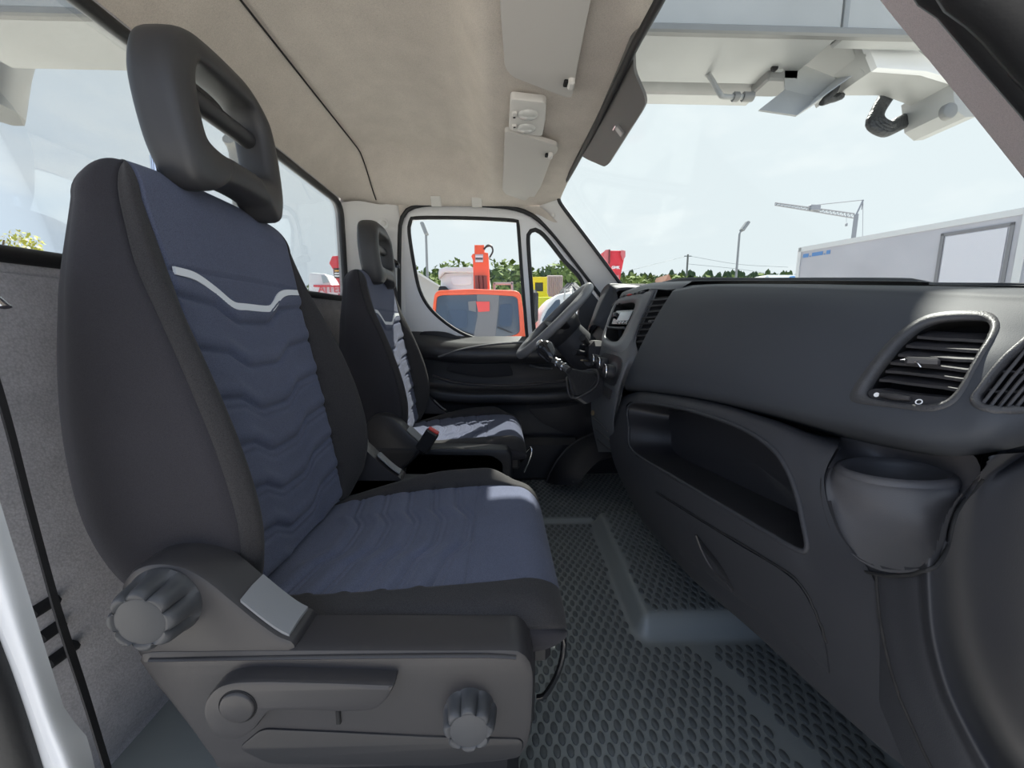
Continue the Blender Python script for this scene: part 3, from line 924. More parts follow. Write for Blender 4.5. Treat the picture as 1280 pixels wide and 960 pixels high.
def seat_cushion(root, Yc):
    cu = bpy.data.objects.new('cushion', None); link(cu, root)
    xk = [-.43, -.38, -.30, -.20, -.10, -.055, .0, .045]
    ZT = [.385, .388, .392, .398, .405, .409, .414, .416]
    WW = [.215, .235, .250, .256, .257, .257, .255, .248]
    HB = [.000, .004, .012, .016, .016, .014, .010, .006]
    st = []
    xsx = np.concatenate([np.linspace(-.43, -.057, 125), np.linspace(-.053, .040, 20)])
    seam_i = 125
    for x in xsx:
        st.append((x, float(smooth_tab(xk, ZT, x)), float(smooth_tab(xk, WW, x)), float(smooth_tab(xk, HB, x)), .335))
    x0, z0, w0, h0, zb0 = st[-1]
    r = .062
    for a in np.linspace(0, PI * .80, 22)[1:]:
        st.append((x0 + r * 1.05 * math.sin(a), z0 - r * (1 - math.cos(a)), w0 - .040 * (1 - math.cos(a)), h0 * max(0, math.cos(a)), min(zb0, z0 - r * (1 - math.cos(a)) - .004)))
    counts = [5, 6, 8, 10]
    NC = 88
    rows = []
    for (x, zt, W, h, zb) in st:
        P = W - .068
        zbb = min(zb, zt - .004)
        hs = zt - zbb
        side = [(-W + .008, zbb), (-W - .003, zbb + hs * .25), (-W - .001, zbb + hs * .55), (-W + .024, zt + h * .6 - hs * .09), (-P, zt + h * .55)]
        L = catmull_seg(side, counts)
        yc = np.linspace(-P, P, NC)[1:-1]
        zc = zt + h * .55 * (np.abs(yc) / P) ** 2 - .003
        ring = np.vstack([L, np.stack([yc, zc], 1), L[::-1] * np.array([-1, 1])])
        rows.append(np.column_stack([np.full(len(ring), x), ring[:, 0], ring[:, 1]]))
    G = np.array(rows)
    # far bolster of the seat swells up
    nS = sum(counts); ibase = nS; jbase = nS + NC - 1
    iseam = sum(counts[:2]); jseam = G.shape[1] - 1 - iseam
    yy = G[:, :, 1]
    G[:, jbase:jseam + 1, 2] += (.036 * np.sin(np.linspace(0, PI, jseam + 1 - jbase)) ** .8)[None, :] * ssm((G[:, jbase:jseam + 1, 0] + .42) / .3) * ssm((.06 - G[:, jbase:jseam + 1, 0]) / .1)
    N = normals(G)
    if N[60, ibase + 40, 2] < 0: N = -N
    D = np.zeros(G.shape[:2])
    for s_ in (iseam, jseam, ibase, jbase): D[:, s_] -= .0035
    D[seam_i - 1:seam_i + 1, ibase:jbase + 1] -= .003
    lines = [-.345, -.285, -.225, -.165, -.105]
    for i in range(seam_i):
        x, zt, W, h, zb = st[i]; P = W - .068
        w = np.array([wave(y, P) for y in G[i, ibase:jbase + 1, 1]])
        for xl in lines:
            d = x - (xl + .034 - .042 * w)
            D[i, ibase:jbase + 1] -= .0056 * np.exp(-(d / .0045) ** 2) + .0034 * np.exp(-((d - .013) / .004) ** 2)
            D[i, ibase:jbase + 1] += .0032 * np.exp(-((d + .018) / .012) ** 2)
    G = G + N * D[:, :, None]
    G[:, :, 1] += Yc
    grid('side_band', G[:, :iseam + 1], DARK, cu)
    grid('bolster', G[:, iseam:ibase + 1], RIBBED, cu)
    grid('quilted_panel', G[:seam_i, ibase:jbase + 1], BLUE, cu)
    grid('front_panel', G[seam_i - 1:, ibase:jbase + 1], BLUE, cu)
    grid('bolster', G[:, jbase:jseam + 1], RIBBED, cu)
    grid('side_band', G[:, jseam:], DARK, cu)
    box('cushion_pan', (-.17, Yc, .315), (.50, .44, .05), PLASTIC_D, cu, bev=.01)
    return cu

def seat_headrest(root, Yc, dz):
    hr = bpy.data.objects.new('headrest', None); link(hr, root)
    outer = [(-.128, 1.045), (-.143, 1.085), (-.150, 1.15), (-.147, 1.22), (-.128, 1.285), (-.088, 1.328), (-.040, 1.342), (.040, 1.342), (.088, 1.328), (.128, 1.285), (.147, 1.22), (.150, 1.15), (.143, 1.085), (.128, 1.045), (.100, 1.035), (.078, 1.045), (.060, 1.056), (.0, 1.060), (-.060, 1.056), (-.078, 1.045), (-.100, 1.035)]
    inner = [(-.064, 1.113), (-.078, 1.124), (-.080, 1.165), (-.077, 1.215), (-.066, 1.248), (-.045, 1.260), (.045, 1.260), (.066, 1.248), (.077, 1.215), (.080, 1.165), (.078, 1.124), (.064, 1.113), (.03, 1.111), (-.03, 1.111)]
    outer = [(y_ * .94 + .008, z_ if z_ < 1.15 else 1.15 + (z_ - 1.15) * .72) for y_, z_ in outer]
    inner = [(y_ * 1.08 + .008, z_ if z_ < 1.15 else 1.15 + (z_ - 1.15) * .80) for y_, z_ in inner]
    n = 120
    O = catmull(outer, n, closed=True); I0 = catmull(inner, 400, closed=True)
    # match the hole outline to the outer outline by angle
    c = np.array((.008, 1.165))
    angI = np.arctan2(I0[:, 1] - c[1], I0[:, 0] - c[0])
    Iu = []
    for p in O:
        a = math.atan2(p[1] - c[1], p[0] - c[0])
        d = np.abs((angI - a + PI) % (2 * PI) - PI)
        Iu.append(I0[np.argmin(d)])
    I = np.array(Iu)
    def xcen(z): return -.484 - .08 * (z - 1.05)
    rows = []
    TH = .032
    m = 20
    for k in range(n):
        sec = []
        for j in range(m):
            a = 2 * PI * j / m
            ca, sa = math.cos(a), math.sin(a)
            u = .5 + .5 * np.sign(ca) * abs(ca) ** .42       # 0 hole .. 1 outer
            v = np.sign(sa) * abs(sa) ** .6                  # +1 front .. -1 back
            p = I[k] * (1 - u) + O[k] * u
            fr = .012 if v > 0 else .0
            x = xcen(p[1]) + v * TH * (1 + .15 * math.sin(PI * u)) 
            # sides sweep backwards
            x -= .30 * max(0, abs(p[0]) - .05) ** 1.5
            if p[1] > 1.23: x -= .35 * (p[1] - 1.23) ** 1.2
            sec.append((x, p[0] + Yc, p[1] + dz))
        rows.append(sec)
    G = np.array(rows)
    V = G.reshape(-1, 3)
    fs = grid_faces(n, m, close_c=True, close_r=True)
    fix_normals(mk('frame', V, fs, HEADREST, hr))
    bar = [(xcen(1.19) - .006, Yc + t, 1.190 + dz) for t in np.linspace(-.095, .095, 12)]
    tube('crossbar', bar, .0165, HEADREST, hr, n=14)
    for s_ in (-1, 1):
        tube('post', [(-.528, Yc + s_ * .1, 1.08 + dz), (-.532, Yc + s_ * .1, 1.0)], .007, CHROME, hr, n=10)
    return hr

def wing_outline():
    px = [(147, 748), (152, 726), (166, 712), (188, 705), (214, 706), (238, 714), (262, 729), (290, 752), (318, 775), (346, 795), (368, 806), (362, 830), (300, 840), (220, 842), (180, 832), (160, 800)]
    return np.array([dxz2(*q) for q in px])
def dxz2(px, py, Y=.452):
    p = at(px, py, Y=Y); return (p[0], p[2])
def body_outline():
    px = [(176, 815), (260, 811), (420, 810), (560, 810), (640, 810), (656, 815), (666, 828), (669, 845), (668, 880), (665, 915), (652, 944), (600, 955), (400, 962), (285, 965), (262, 945), (240, 915), (210, 876), (186, 846)]
    return np.array([dxz2(*q) for q in px])

def knob(name, c, r, parent, depth=.036):
    """eight-lobed adjuster knob, axis towards -Y"""
    n = 96
    an = np.linspace(0, 2 * PI, n, endpoint=False)
    lob = np.abs(np.cos(an * 4)) ** .6                 # 1 on ridges, 0 in the finger grooves
    prof = [(0, 1.02, 0), (.004, 1.04, .0), (.008, 1.0, .3), (.014, .985, .85), (.024, .95, 1.0), (.030, .92, 1.0), (.0338, .87, .95), (.0355, .80, .85), (.0352, .72, .15), (.0338, .66, 0), (.0345, .60, 0), (.0345, 0.001, 0)]
    V = []
    for h, k, g in prof:
        rr = r * k * (1 - .22 * g * (1 - lob))
        for a, q in zip(an, rr):
            V.append((c[0] + q * math.cos(a), c[1] - h * depth / .0355, c[2] + q * math.sin(a)))
    fs = grid_faces(len(prof), n, close_c=True)
    o = fix_normals(mk(name, V, fs, KNOB, parent)); o.data.set_sharp_from_angle(angle=math.radians(45))
    return o

def side_cover(root, Yc, side, controls):
    """plastic shields on one side of the seat; side=-1 is the side towards the passenger door"""
    cv = bpy.data.objects.new('side_cover', None); link(cv, root)
    y0 = Yc + side * .303; yin = Yc + side * .245
    w = wing_outline(); b = body_outline()
    to = lambda a, bb, t: (a, t, bb)
    prism('recliner_shield', ccw(catmull(w, 70, closed=True)), to, y0, yin, PLASTIC, cv, bev=.010)
    prism('lower_shield', ccw(catmull(b, 90, closed=True)), to, y0 - side * -.004, yin, PLASTIC if controls else PLASTIC_D, cv, bev=.012)
    # satin bracket plate lying on the sloping top of the shield
    pts = [dxz2(*q) for q in ((296, 757), (312, 770), (330, 784), (346, 795), (358, 801))]
    A = catmull([(p[0], y0 - side * .007, p[1] + .003) for p in pts], 14); B = catmull([(p[0] + .004, y0 - side * .050, p[1] + .009) for p in pts], 14)
    solid_grid('bracket', np.stack([A, A * .5 + B * .5 + np.array((0, 0, .002)), B], 0), .004, SILVER, cv, direction=(0, 0, -1))
    if controls:
        # ridge line along the lower shield and the recess behind the lever
        rp = [dxz2(*q) for q in ((190, 822), (300, 820), (450, 818), (600, 817), (645, 819))]
        tube('ridge', [(p[0], y0 - .002, p[1]) for p in rp], .0045, PLASTIC, cv, n=8, samples=30, flat=.6)
        bt = [dxz2(*q) for q in ((330, 905), (420, 909), (540, 915), (655, 918), (652, 942), (560, 952), (340, 950), (300, 930))]
        prism('lower_step', ccw(rounded(bt, .012)), to, y0 - .007, y0 + .01, PLASTIC_D, cv, bev=.004)
    else:
        q = [dxz2(*k) for k in ((300, 855), (330, 828), (600, 826), (640, 850), (640, 890), (610, 925), (320, 925), (300, 900))]
        prism('inset_panel', ccw(rounded(q, .02)), to, y0 - .004, y0 + .01, PLASTIC_D, cv, bev=.004)
    return cv

def make_seat(name, label, Yc, controls, dz):
    root = thing(name, label, 'seat', (-.2, Yc, 0), None)
    seat_backrest(root, Yc); seat_cushion(root, Yc); seat_headrest(root, Yc, dz)
    side_cover(root, Yc, -1, controls); side_cover(root, Yc, 1, False)
    box('pedestal', (-.18, Yc, .15), (.42, .42, .30), PLASTIC_D, root, bev=.02)
    for s_ in (-1, 1):
        box('slide_rail', (-.16, Yc + s_ * .19, .012), (.56, .035, .024), mat('rail_steel', (.12, .12, .125), .4, metal=.6), root, bev=.004)
    # wire adjuster bar under the front edge
    p = [(.055, Yc - .19, .30), (.090, Yc - .19, .315), (.104, Yc - .187, .345), (.112, Yc - .182, .33), (.102, Yc - .180, .26), (.082, Yc - .178, .225), (.06, Yc - .17, .215)]
    return root

PY, DRY = .755, 1.655
seat_p = make_seat('passenger_seat', 'large blue and charcoal fabric seat nearest the camera with grey knobs', PY, True, 0.0)
y0 = PY - .303
kp = at(206, 752, Y=y0); knob('recline_knob', (kp[0], y0 + .004, kp[2]), .044, seat_p, .040)
kp = at(588, 885, Y=y0); knob('tilt_knob', (kp[0], y0 + .004, kp[2]), .036, seat_p, .036)
# height lever: boss, arm, cap
def lv(*q): return dxz2(*q, Y=y0 - .012)
lev = [lv(*q) for q in ((262, 880), (266, 862), (280, 847), (300, 841), (340, 840), (420, 842), (497, 845), (494, 852), (484, 868), (472, 877), (440, 879), (380, 877), (345, 877), (336, 886), (326, 900), (312, 911), (292, 914), (272, 905))]
lev = np.array(lev)
lvo = prism('height_lever', ccw(rounded(lev, .012, 4)), XZ, y0 - .026, y0 + .004, PLASTIC, seat_p, bev=.006)
cpt = at(296, 885, Y=y0 - .028)
disc('lever_cap', (cpt[0], y0 - .024, cpt[2]), (0, -1, 0), .0215, .006, PLASTIC, lvo, n=32, bev=.003)
tube('cap_groove', [(cpt[0] + .0225 * math.cos(a), y0 - .0262, cpt[2] + .0225 * math.sin(a)) for a in np.linspace(0, 2 * PI, 40, endpoint=False)], .0009, GAP, lvo, n=6, closed=True)
sl_ = at(424, 893, Y=y0 - .002)
box('lever_slot', (sl_[0], y0 - .004, sl_[2]), (.006, .006, .022), GAP, seat_p, bev=.001)
# wire bar in front
wb = [at(672, 872, Y=.56), at(682, 868, Y=.555), at(697, 842, Y=.545), at(704, 815, Y=.545), at(703, 790, Y=.55), at(690, 760, Y=.58)]
tube('adjuster_bar', wb, .0048, GLOSS_BLACK, seat_p, n=10, samples=40)
box('front_bracket', (.035, .62, .275), (.035, .22, .14), PLASTIC_D, seat_p, bev=.008)

seat_d = make_seat('driver_seat', 'smaller far seat beside the driver door and steering wheel', DRY, False, -.030)
seat_d.location.z = -.02
wb = [at(655, 590, Y=1.45), at(664, 568, Y=1.45), at(663, 559, Y=1.46), at(652, 572, Y=1.5)]
tube('adjuster_bar', wb, .004, CHROME, seat_d, n=8, samples=20)

# belt buckle beside the driver's seat
bk = thing('seat_belt_buckle', "black seat belt buckle with red button beside the driver's seat", 'belt buckle', tuple(at(540, 560, Y=1.32)))
b0 = at(497, 592, Y=1.335); b1 = at(527, 562, Y=1.325); b2 = at(541, 540, Y=1.32)
tube('stalk', [b0, (b0 + b1) / 2, b1], .012, PLASTIC_D, bk, n=8, flat=.5)
dv = (b2 - b1) / np.linalg.norm(b2 - b1)
sd = np.array((0, 1.0, 0)); nn = np.cross(dv, sd); nn /= np.linalg.norm(nn); sd = np.cross(nn, dv)
Mx = np.stack([sd, dv, nn], 1)
V, fs = box_vf((0, 0, 0), (.03, .085, .048), .006)
fix_normals(mk('housing', V @ Mx.T + (b1 + b2) / 2, fs, PLASTIC_D, bk, smooth=False))
V, fs = box_vf((0, .045, 0), (.020, .010, .040), .003)
fix_normals(mk('release_button', V @ Mx.T + (b1 + b2) / 2, fs, RED_PLASTIC, bk, smooth=False))

# seat belts
def strap(name, P, width, wdir, m, parent):
    P = catmull(P, 50); w = np.array(wdir, float); w /= np.linalg.norm(w)
    A = P - w * width / 2; B = P + w * width / 2
    return solid_grid(name, np.stack([A, B], 0), .0016, m, parent)
sb = thing('seat_belt', 'black passenger seat belt strap hanging beside the white door pillar', 'seat belt', tuple(at(100, 860, Y=.43)))
P = [at(-60, 300, Y=.44), at(-15, 440, Y=.44), at(12, 530, Y=.44), at(40, 640, Y=.44), at(74, 765, Y=.44), at(108, 870, Y=.44), at(140, 975, Y=.44)]
strap('webbing', P, .046, (-.80, .80, .0), BELT, sb)
t0, t1 = at(-14, 366, Y=.43), at(7, 384, Y=.43)
tube('tongue', [t0, (t0 + t1) / 2, t1], .006, CHROME, sb, n=8, flat=.5)
sb2 = thing('seat_belt', "black seat belt on the pale pillar behind the driver's headrest", 'seat belt', tuple(at(487, 330, Y=1.99)))
a = at(484, 313, Y=1.99); bq = at(486, 327, Y=1.985)
box('guide_bracket', a, (.03, .03, .045), BLACK, sb2, bev=.006)
tube('guide_loop', [bq + np.array((-.03, 0, .012)), bq + np.array((.005, 0, .008)), bq + np.array((.035, 0, -.012)), bq + np.array((.036, 0, -.03))], .016, GLOSS_BLACK, sb2, n=10, samples=14)
strap('webbing', [bq + np.array((.0, 0, 0)), at(488, 350, Y=1.985), at(492, 375, Y=1.985), at(496, 420, Y=1.985)], .046, (1, .2, 0), BELT, sb2)

# ================================================================== DASHBOARD
dash = thing('dashboard', 'dark grey dashboard with glovebox lid, vents and cup holder', 'dashboard', (.6, 1.2, .5))
def cv(pts): return [at(px, py, X=x) for px, py, x in pts]

lid_curves = [
    cv([(790, 492, .46), (860, 501, .465), (950, 521, .475), (1050, 546, .49), (1130, 563, .50), (1190, 571, .51), (1240, 566, .53), (1300, 552, .56)]),
    cv([(781, 485, .385), (850, 493, .395), (950, 513, .41), (1050, 538, .43), (1130, 556, .44), (1190, 566, .455), (1240, 561, .47), (1300, 545, .50)]),
    cv([(785, 468, .378), (850, 471, .385), (950, 490, .398), (1050, 513, .413), (1130, 530, .424), (1190, 538, .434), (1240, 532, .445), (1300, 515, .475)]),
    cv([(800, 434, .392), (870, 428, .402), (960, 434, .418), (1055, 446, .436), (1130, 455, .448), (1195, 458, .458), (1245, 455, .468), (1300, 448, .487)]),
    cv([(821, 395, .425), (880, 383, .434), (970, 384, .449), (1060, 393, .468), (1135, 402, .482), (1200, 407, .492), (1250, 409, .501), (1300, 411, .512)]),
    cv([(838, 368, .462), (882, 361, .468), (970, 362, .480), (1060, 367, .497), (1140, 372, .512), (1205, 376, .525), (1255, 379, .533), (1300, 381, .540)]),
    cv([(842, 363, .49), (884, 357, .50), (970, 357, .512), (1060, 359, .525), (1140, 361, .537), (1205, 363, .548), (1255, 365, .555), (1300, 366, .562)]),
    cv([(852, 357, .60), (900, 355, .61), (1000, 355, .62), (1060, 356, .625), (1150, 357, .63), (1210, 358, .635), (1260, 359, .64), (1300, 360, .64)]),
]
GL = loft(lid_curves, 180, 84)
LPX = np.stack(proj(GL.reshape(-1, 3).copy().reshape(GL.shape) @ np.eye(3)), 2) if False else None
def proj_grid(G):
    d = G - CAM; z = d @ FW
    return np.stack([640 + F * (d @ RT) / z, 480 - F * (d @ UP) / z], 2)
class Surf:
    """pixel lookup on a lofted sheet"""
    def __init__(s, G):
        s.G = G.reshape(-1, 3); s.P = proj_grid(G).reshape(-1, 2); N = normals(G)
        s.N = N.reshape(-1, 3)
        if np.mean(s.N @ np.array([-1, -.4, .3])) < 0: s.N = -s.N
    def __call__(s, px, py, off=0.0):
        d = np.hypot(s.P[:, 0] - px, s.P[:, 1] - py)
        i = np.argsort(d)[:6]; w = 1 / (d[i] + .3) ** 2; w /= w.sum()
        return (s.G[i] * w[:, None]).sum(0) + (s.N[i] * w[:, None]).sum(0) * off
    def poly(s, pts, n, off=0.0, closed=True):
        q = catmull(pts, n, closed)
        R = np.array([s(x, y, off) for x, y in q])
        for _ in range(2):
            R = (np.roll(R, 1, 0) + 2 * R + np.roll(R, -1, 0)) / 4 if closed else R
        return R
def inside(poly, x, y):
    r = False; n = len(poly); j = n - 1
    for i in range(n):
        xi, yi = poly[i]; xj, yj = poly[j]
        if (yi > y) != (yj > y) and x < (xj - xi) * (y - yi) / (yj - yi) + xi: r = not r
        j = i
    return r
def cut(G, polys):
    P = proj_grid(G).reshape(-1, 2)
    def sk(f):
        c = P[list(f)].mean(0)
        return any(inside(q, c[0], c[1]) for q in polys)
    return sk
LS = Surf(GL)
ventA_out = [(1060, 498), (1078, 468), (1110, 428), (1140, 403), (1172, 391), (1228, 389), (1248, 397), (1248, 414), (1228, 448), (1207, 488), (1190, 507), (1165, 514), (1115, 510), (1072, 504)]
ventA_in = [(1080, 494), (1092, 470), (1122, 432), (1147, 411), (1176, 402), (1224, 401), (1238, 406), (1237, 416), (1218, 450), (1197, 488), (1183, 501), (1160, 506), (1115, 503), (1088, 499)]
ventB_out = [(1211, 502), (1222, 484), (1246, 452), (1270, 430), (1296, 414), (1299, 470), (1297, 512), (1270, 517), (1232, 515)]
ventB_in = [(1221, 499), (1230, 484), (1252, 456), (1272, 438), (1294, 424), (1296, 470), (1294, 504), (1268, 508), (1236, 507)]
lid_mid = catmull(ventA_out, 60, True); A_in = catmull(ventA_in, 80, True); B_in = catmull(ventB_in, 60, True)
A_cut = offset_poly(A_in, 2.0); B_cut = offset_poly(B_in, 2.0)
# the smooth glovebox lid on the left, the ribbed upper pad round the vents on the right
P = proj_grid(GL)
colx = P[:, :, 0].mean(0)
lid = grid('upper_pad', GL, DASH, dash, skip=cut(GL, [A_cut, B_cut]))
ec = GL[:-6, -1]
grid('pad_end_cap', np.stack([ec, ec + np.array((.12, .0, .0)), ec + np.array((.40, .02, 0))], 0), DASH, dash)
# thin shut line round the glovebox lid
def recess_bowl(name, S, inner, depth, parent, m, push=(.9, .35, -.15)):
    """walls running inwards from an opening, closed at the back"""
    R0 = S.poly(offset_poly(catmull(inner, 80, True), 3.0), 80, -.002)
    dvec = np.array(push) / np.linalg.norm(push)
    R1 = R0 + dvec * depth
    c = R1.mean(0)
    rows = [R0, R0 * .5 + R1 * .5, R1, R1 * .5 + c * .5, np.repeat(c[None], len(R1), 0)]
    V = np.vstack(rows)
    return mk(name, V, grid_faces(len(rows), len(R0), close_c=True), m, parent, auto=40), R0, dvec
def rim_loft(name, S, outer, inner, parent, m, lift=.003):
    n = 80
    o0 = catmull(outer, n, True); i0 = catmull(inner, n, True)
    # align starting points
    k = np.argmin(np.hypot(*(i0 - o0[0]).T)); i0 = np.roll(i0, -k, 0)
    a = S.poly(o0, n, .0005); b = S.poly(o0 * .6 + i0 * .4, n, lift); c = S.poly(i0, n, lift * .4); 
    d = c + np.array((.012, .004, -.002))
    G = np.stack([a, b, c, d], 0)
    return mk(name, G.reshape(-1, 3), grid_faces(4, n, close_c=True), m, parent)

def vent(name, S, outer, inner, label):
    v = bpy.data.objects.new(name, None); link(v, dash); v['label'] = label
    rim_loft('vent_rim', S, outer, inner, v, DASH_R)
    bowl, R0, dv = recess_bowl('duct', S, inner, .05, v, GAP)
    return v, R0, dv
va, RA, dva = vent('air_vent', LS, ventA_out, ventA_in, 'leaf-shaped air vent with horizontal slats')
# horizontal slats following the slope of the opening
def slat_span(inner, y_of_x, n=60):
    """clip a line y=f(x) against the pixel outline"""
    xs = np.linspace(1040, 1320, 400)
    ins = [x for x in xs if inside(inner, x, y_of_x(x))]
    return (min(ins), max(ins)) if ins else None
for k, yy in enumerate((413, 426, 438, 451, 463, 476)):
    f = lambda x, yy=yy: yy + (x - 1160) * .035 + k * .015 * (x - 1160)
    sp = slat_span(A_in, f)
    if not sp: continue
    a, b = sp
    pts = [LS(x, f(x), -.010) for x in np.linspace(a - 1, b + 1, 8)]
    pts = np.array(pts)
    back = pts + np.array((.022, .006, .006))
    up = np.array((0, 0, .0016))
    solid_grid('slat', np.stack([pts, back], 0), .003, PLASTIC, va, direction=(0, 0, -1))
tab_ = LS(1150, 454, .004)
tb = box('vent_tab', tab_ + np.array((.006, .002, 0)), (.026, .022, .008), PLASTIC, va, bev=.002, rz=-.8)
tube('chrome_edge', [LS(1130, 455, .008), LS(1140, 456, .0085), LS(1152, 458, .008), LS(1155, 463, .006)], .0008, CHROME, tb, n=6)
# control strip with thumb wheel and two printed marks
strip = [(1082, 494), (1090, 484), (1130, 491), (1188, 497), (1180, 503), (1150, 506), (1110, 503)]
R = LS.poly(strip, 40, -.002)
V = np.vstack([R, R + np.array((.02, .006, 0))]); fs = grid_faces(2, 40, close_c=True); fs.append(tuple(range(39, -1, -1)))
fix_normals(mk('control_strip', V, fs, PLASTIC_D, va, smooth=False))
w0, w1 = LS(1100, 494.5, .0005), LS(1139, 499, .0005)
tube('thumb_wheel', [w0, w0 * .75 + w1 * .25, (w0 + w1) / 2, w0 * .25 + w1 * .75, w1], [.0022, .0032, .0036, .0032, .0022], PLASTIC, va, n=12)
nrm = LS.N[np.argmin(np.hypot(LS.P[:, 0] - 1120, LS.P[:, 1] - 497))]
disc('open_mark', LS(1094, 493, -.0016), nrm, .0027, .0006, WHITE_PRINT, va, n=20)
ax = nrm / np.linalg.norm(nrm); u1 = np.cross(ax, (0, 0, 1)); u1 /= np.linalg.norm(u1); u2 = np.cross(ax, u1)
cc_ = LS(1148, 503, -.0008)
tube('closed_mark', [cc_ + (u1 * math.cos(a) + u2 * math.sin(a)) * .0026 for a in np.linspace(0, 2 * PI, 20, endpoint=False)], .0006, WHITE_PRINT, va, n=6, closed=True)

vb, RB, dvb = vent('side_vent', LS, ventB_out, ventB_in, 'small side demister vent with upright bars')
for k in range(6):
    x0 = 1224 + k * 13
    f0 = (x0, 507); f1 = (x0 + 62, 430)
    pts = []
    for t in np.linspace(0, 1, 40):
        x, y = f0[0] + (f1[0] - f0[0]) * t, f0[1] + (f1[1] - f0[1]) * t
        if inside(B_in, x, y): pts.append(LS(x, y, -.004))
    if len(pts) > 4: tube('bar', [pts[0], (pts[0] + pts[-1]) / 2 * .4 + pts[len(pts) // 2] * .6, pts[-1]], .0015, PLASTIC, vb, n=6)
for yy in (455, 482):
    pts = [LS(x, yy + (x - 1250) * .1, -.012) for x in np.linspace(1222, 1296, 60) if inside(B_in, x, yy + (x - 1250) * .1)]
    if len(pts) > 4: tube('cross_bar', pts[::6] + [pts[-1]], .0016, PLASTIC_D, vb, n=6)

# the dash top behind the pads, up to the glass
tp = loft([cv([(830, 356, .60), (860, 352, .61), (960, 351, .62), (1140, 352, .63), (1165, 356, .63), (1320, 358, .64)]),
           cv([(832, 355, .66), (862, 350, .66), (960, 349.5, .67), (1140, 350, .68), (1165, 355, .68), (1320, 357, .68)]),
           [(.98, y_, z_) for y_, z_ in ((2.0, .90), (1.6, .90), (1.2, .89), (.8, .86), (.6, .84), (.40, .82))]], 80, 20)
grid('top_deck', tp, DASH, dash)

# ---- lower body: face with an open storage bin
low = [
    cv([(776, 500, .46), (800, 492, .46), (880, 504, .46), (960, 524, .465), (1010, 540, .47), (1052, 548, .475)]),
    cv([(770, 500, .392), (800, 490, .395), (880, 501, .40), (960, 524, .408), (1010, 545, .418), (1046, 560, .425)]),
    cv([(766, 515, .372), (790, 505, .372), (875, 519, .378), (950, 545, .388), (1000, 578, .398), (1030, 600, .405)]),
    cv([(763, 535, .368), (788, 530, .364), (875, 562, .370), (955, 600, .380), (1005, 632, .390), (1046, 660, .397)]),
    cv([(762, 552, .366), (788, 562, .358), (885, 620, .364), (965, 666, .374), (1012, 693, .384), (1088, 716, .3925)]),
    cv([(768, 580, .376), (800, 604, .370), (895, 668, .376), (985, 728, .384), (1050, 765, .390), (1112, 785, .3955)]),
    cv([(786, 620, .408), (830, 668, .405), (925, 745, .410), (1010, 815, .414), (1080, 860, .418), (1128, 880, .42)]),
    cv([(803, 652, .45), (856, 714, .45), (940, 788, .455), (1015, 858, .46), (1095, 930, .46), (1165, 985, .46)]),
    cv([(806, 650, .60), (862, 708, .60), (945, 778, .60), (1020, 840, .60), (1095, 900, .60), (1165, 940, .60)]),
]
GW = loft(low, 150, 100)
WS_ = Surf(GW)
bin_in = [(784, 507), (800, 503), (850, 510), (905, 526), (945, 545), (975, 572), (994, 612), (1004, 655), (1009, 686), (1003, 690), (960, 667), (900, 631), (840, 595), (790, 563), (786, 535)]
BI = catmull(bin_in, 100, True)
grid('lower_body', GW, DASH_L, dash, skip=cut(GW, [offset_poly(BI, 1.0)]))
R0 = WS_.poly(bin_in, 110, -.001)
R1 = R0 + np.array((.10, .01, -.01)); c_ = R1.mean(0)
R1 = c_ + (R1 - c_) * .86
rows = [R0 + np.array((-.0015, -.001, 0)), R0 + np.array((.004, 0, 0)), R0 * .5 + R1 * .5, R1, R1 * .5 + c_ * .5, np.repeat(c_[None], 110, 0)]
mk('storage_bin', np.vstack(rows), grid_faces(len(rows), 110, close_c=True), PLASTIC_D, dash, auto=50)
tube('bin_rim', R0, .0038, DASH_L, dash, n=8, closed=True)
# glovebox door below the bin
gtop = [(821, 616), (850, 634), (900, 665), (950, 695), (985, 717), (1005, 737), (1022, 770), (1034, 805)]
gbot = [(828, 645), (850, 690), (885, 730), (920, 760), (950, 788), (980, 815), (1010, 843), (1042, 872)]
a = np.array([WS_(x, y, .004) for x, y in catmull(gtop, 60)]); b = np.array([WS_(x, y, .004) for x, y in catmull(gbot, 60)])
mids = []
ct, cb_ = catmull(gtop, 60), catmull(gbot, 60)
G = np.array([[WS_(*(ct[i] * (1 - t) + cb_[i] * t), .0028) for i in range(60)] for t in np.linspace(0, 1, 14)])
for _ in range(2): G[1:-1] = (G[:-2] + 2 * G[1:-1] + G[2:]) / 4; G[:, 1:-1] = (G[:, :-2] + 2 * G[:, 1:-1] + G[:, 2:]) / 4
gd = solid_grid('glovebox_door', G, .006, DASH_L, dash, direction=(.9, .4, 0))
tube('shut_line', [WS_(x, y, .0008) for x, y in catmull(offset_poly(np.array(gtop), 0) - np.array((0, 1.6)), 50)], .0016, GAP, gd, n=6)
hs = [WS_(x, y, .003) for x, y in ((872, 668), (880, 690), (893, 712), (908, 726), (918, 738))]
tube('handle_edge', hs, .003, PLASTIC, gd, n=8, samples=24)
hq = [WS_(x, y, .0032) for x, y in ((874, 666), (905, 688), (918, 710), (921, 736))]
tube('handle_recess', [(p + q) / 2 for p, q in zip(catmull(hs, 12), catmull(hq, 12))], [.001, .004, .007, .009, .010, .010, .009, .008, .006, .005, .003, .001], GAP, gd, n=10, flat=.12)

